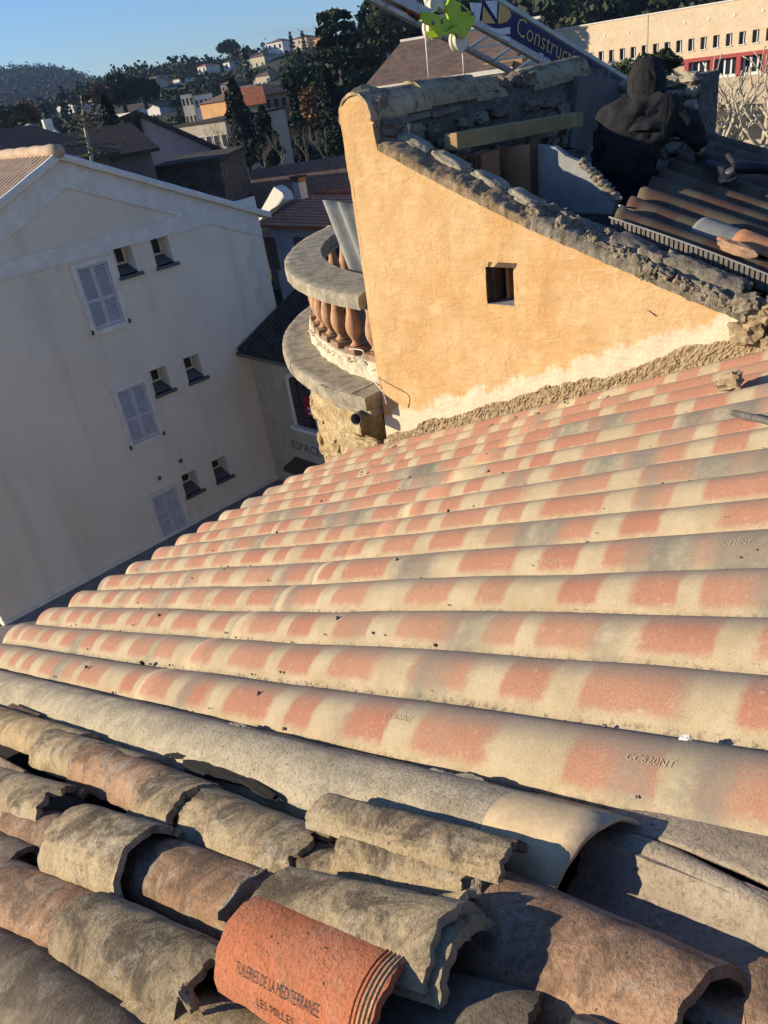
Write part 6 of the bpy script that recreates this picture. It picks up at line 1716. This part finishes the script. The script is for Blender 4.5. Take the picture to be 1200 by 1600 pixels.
# ================================================================ woods
def wood(name, zfun, n_trees, azr, dfun, tw, nq, mat, seed, label, avoid=True):
    g_ = np.random.default_rng(seed); allv = []
    for k in range(n_trees):
        az = g_.uniform(*azr); D = dfun(g_, az); a = math.radians(az); b = np.array([-math.sin(a) * D, math.cos(a) * D, zfun(az, D) - .5])
        w = tw * g_.uniform(.6, 1.4) * (1 if D < 700 else 1.4); h = w * g_.uniform(.8, 1.25)
        if any(abs(az - ha) < hw + math.degrees(w * .5 / D) and D < hd + 6 and (b[2] + h) / D > he for ha, hw, hd, he in HOUSES): continue
        d_ = g_.normal(size=(nq, 3)); d_ /= np.linalg.norm(d_, axis=1)[:, None]
        lob = 1 + .3 * np.sin(d_[:, :1] * 5 + k) * np.cos(d_[:, 1:2] * 4 + k * 2); p = b + np.array([0, 0, h * .5]) + d_ * lob * np.array([w, w, h]) * .5 * g_.uniform(.6, 1.08, (nq, 1))
        d1 = g_.normal(size=(nq, 3)); d1 /= np.linalg.norm(d1, axis=1)[:, None]; d2 = np.cross(d1, g_.normal(size=(nq, 3))); d2 /= np.linalg.norm(d2, axis=1)[:, None]
        s = w * .13 * g_.uniform(.6, 1.4, (nq, 1))
        allv.append(np.stack([p - d1 * s, p + d2 * s * .8, p + d1 * s, p - d2 * s * .8], 1).reshape(-1, 3))
    o = quads_obj(name, np.concatenate(allv), M[mat]); tag(o, label, 'woods', kind='stuff')
near_d = lambda lo: (lambda g_, az: lo + (D1n(az) * 1.04 - lo) * g_.uniform(0, 1) ** .75)
wood('dark_woods', zn, 3600, (12, 78), near_d(165), 5.4, 60, 'leaf_dark', 1, 'dark evergreen woods covering the hillside')
wood('green_woods', zn, 1500, (12, 78), near_d(160), 4.6, 50, 'leaf_green', 2, 'mid green woods mixed over the hillside')
wood('olive_woods', zn, 900, (20, 78), near_d(140), 3.6, 44, 'leaf_olive', 3, 'olive and brown undergrowth between the hill houses')
wood('far_woods', zf, 4500, (50, 80), lambda g_, az: 600 + 740 * g_.uniform(0, 1) ** .8, 5.5, 18, 'leaf_far', 4, 'woods on the distant hill at the left')
wood('town_shrubs', lambda az, D: GZ, 170, (30, 66), lambda g_, az: g_.uniform(66, 125), 2.6, 80, 'leaf_olive', 5, 'low shrubs and hedges between the houses of the town')
rr = random.Random(17)
for k in range(16):                                           # pencil cypresses on the hillside
    az = rr.uniform(40, 66); D = rr.uniform(220, 420); a = math.radians(az); p = Vector((-math.sin(a) * D, math.cos(a) * D, zn(az, D)))
    h = rr.uniform(8, 12); v = leaf_cloud(160, crown_fn('cypress', p, h, h * .26, k), .6, k + 90)
    o = quads_obj('cypress', v, M['leaf_cyp'], None, p); tag(o, 'small dark pencil cypress on the wooded hillside', 'tree', 'pencil cypresses on the hillside')

# ================================================================ haze
m = MB(); m.box2((-1900, -90, GZ - 1.5), (760, 1900, 160)); hz = m.build('haze', None); hz.data.materials.clear()
hm = bpy.data.materials.new('haze_air'); hm.use_nodes = True; hn = hm.node_tree.nodes; hn.clear()
ho = hn.new('ShaderNodeOutputMaterial'); hv = hn.new('ShaderNodeVolumePrincipled'); hv.inputs['Color'].default_value = (.45, .66, 1, 1); hv.inputs['Density'].default_value = .00013; hv.inputs['Anisotropy'].default_value = .1
hm.node_tree.links.new(hv.outputs[0], ho.inputs['Volume']); hz.data.materials.append(hm); tag(hz, 'thin blue air over the town and hills', 'haze', kind='stuff')
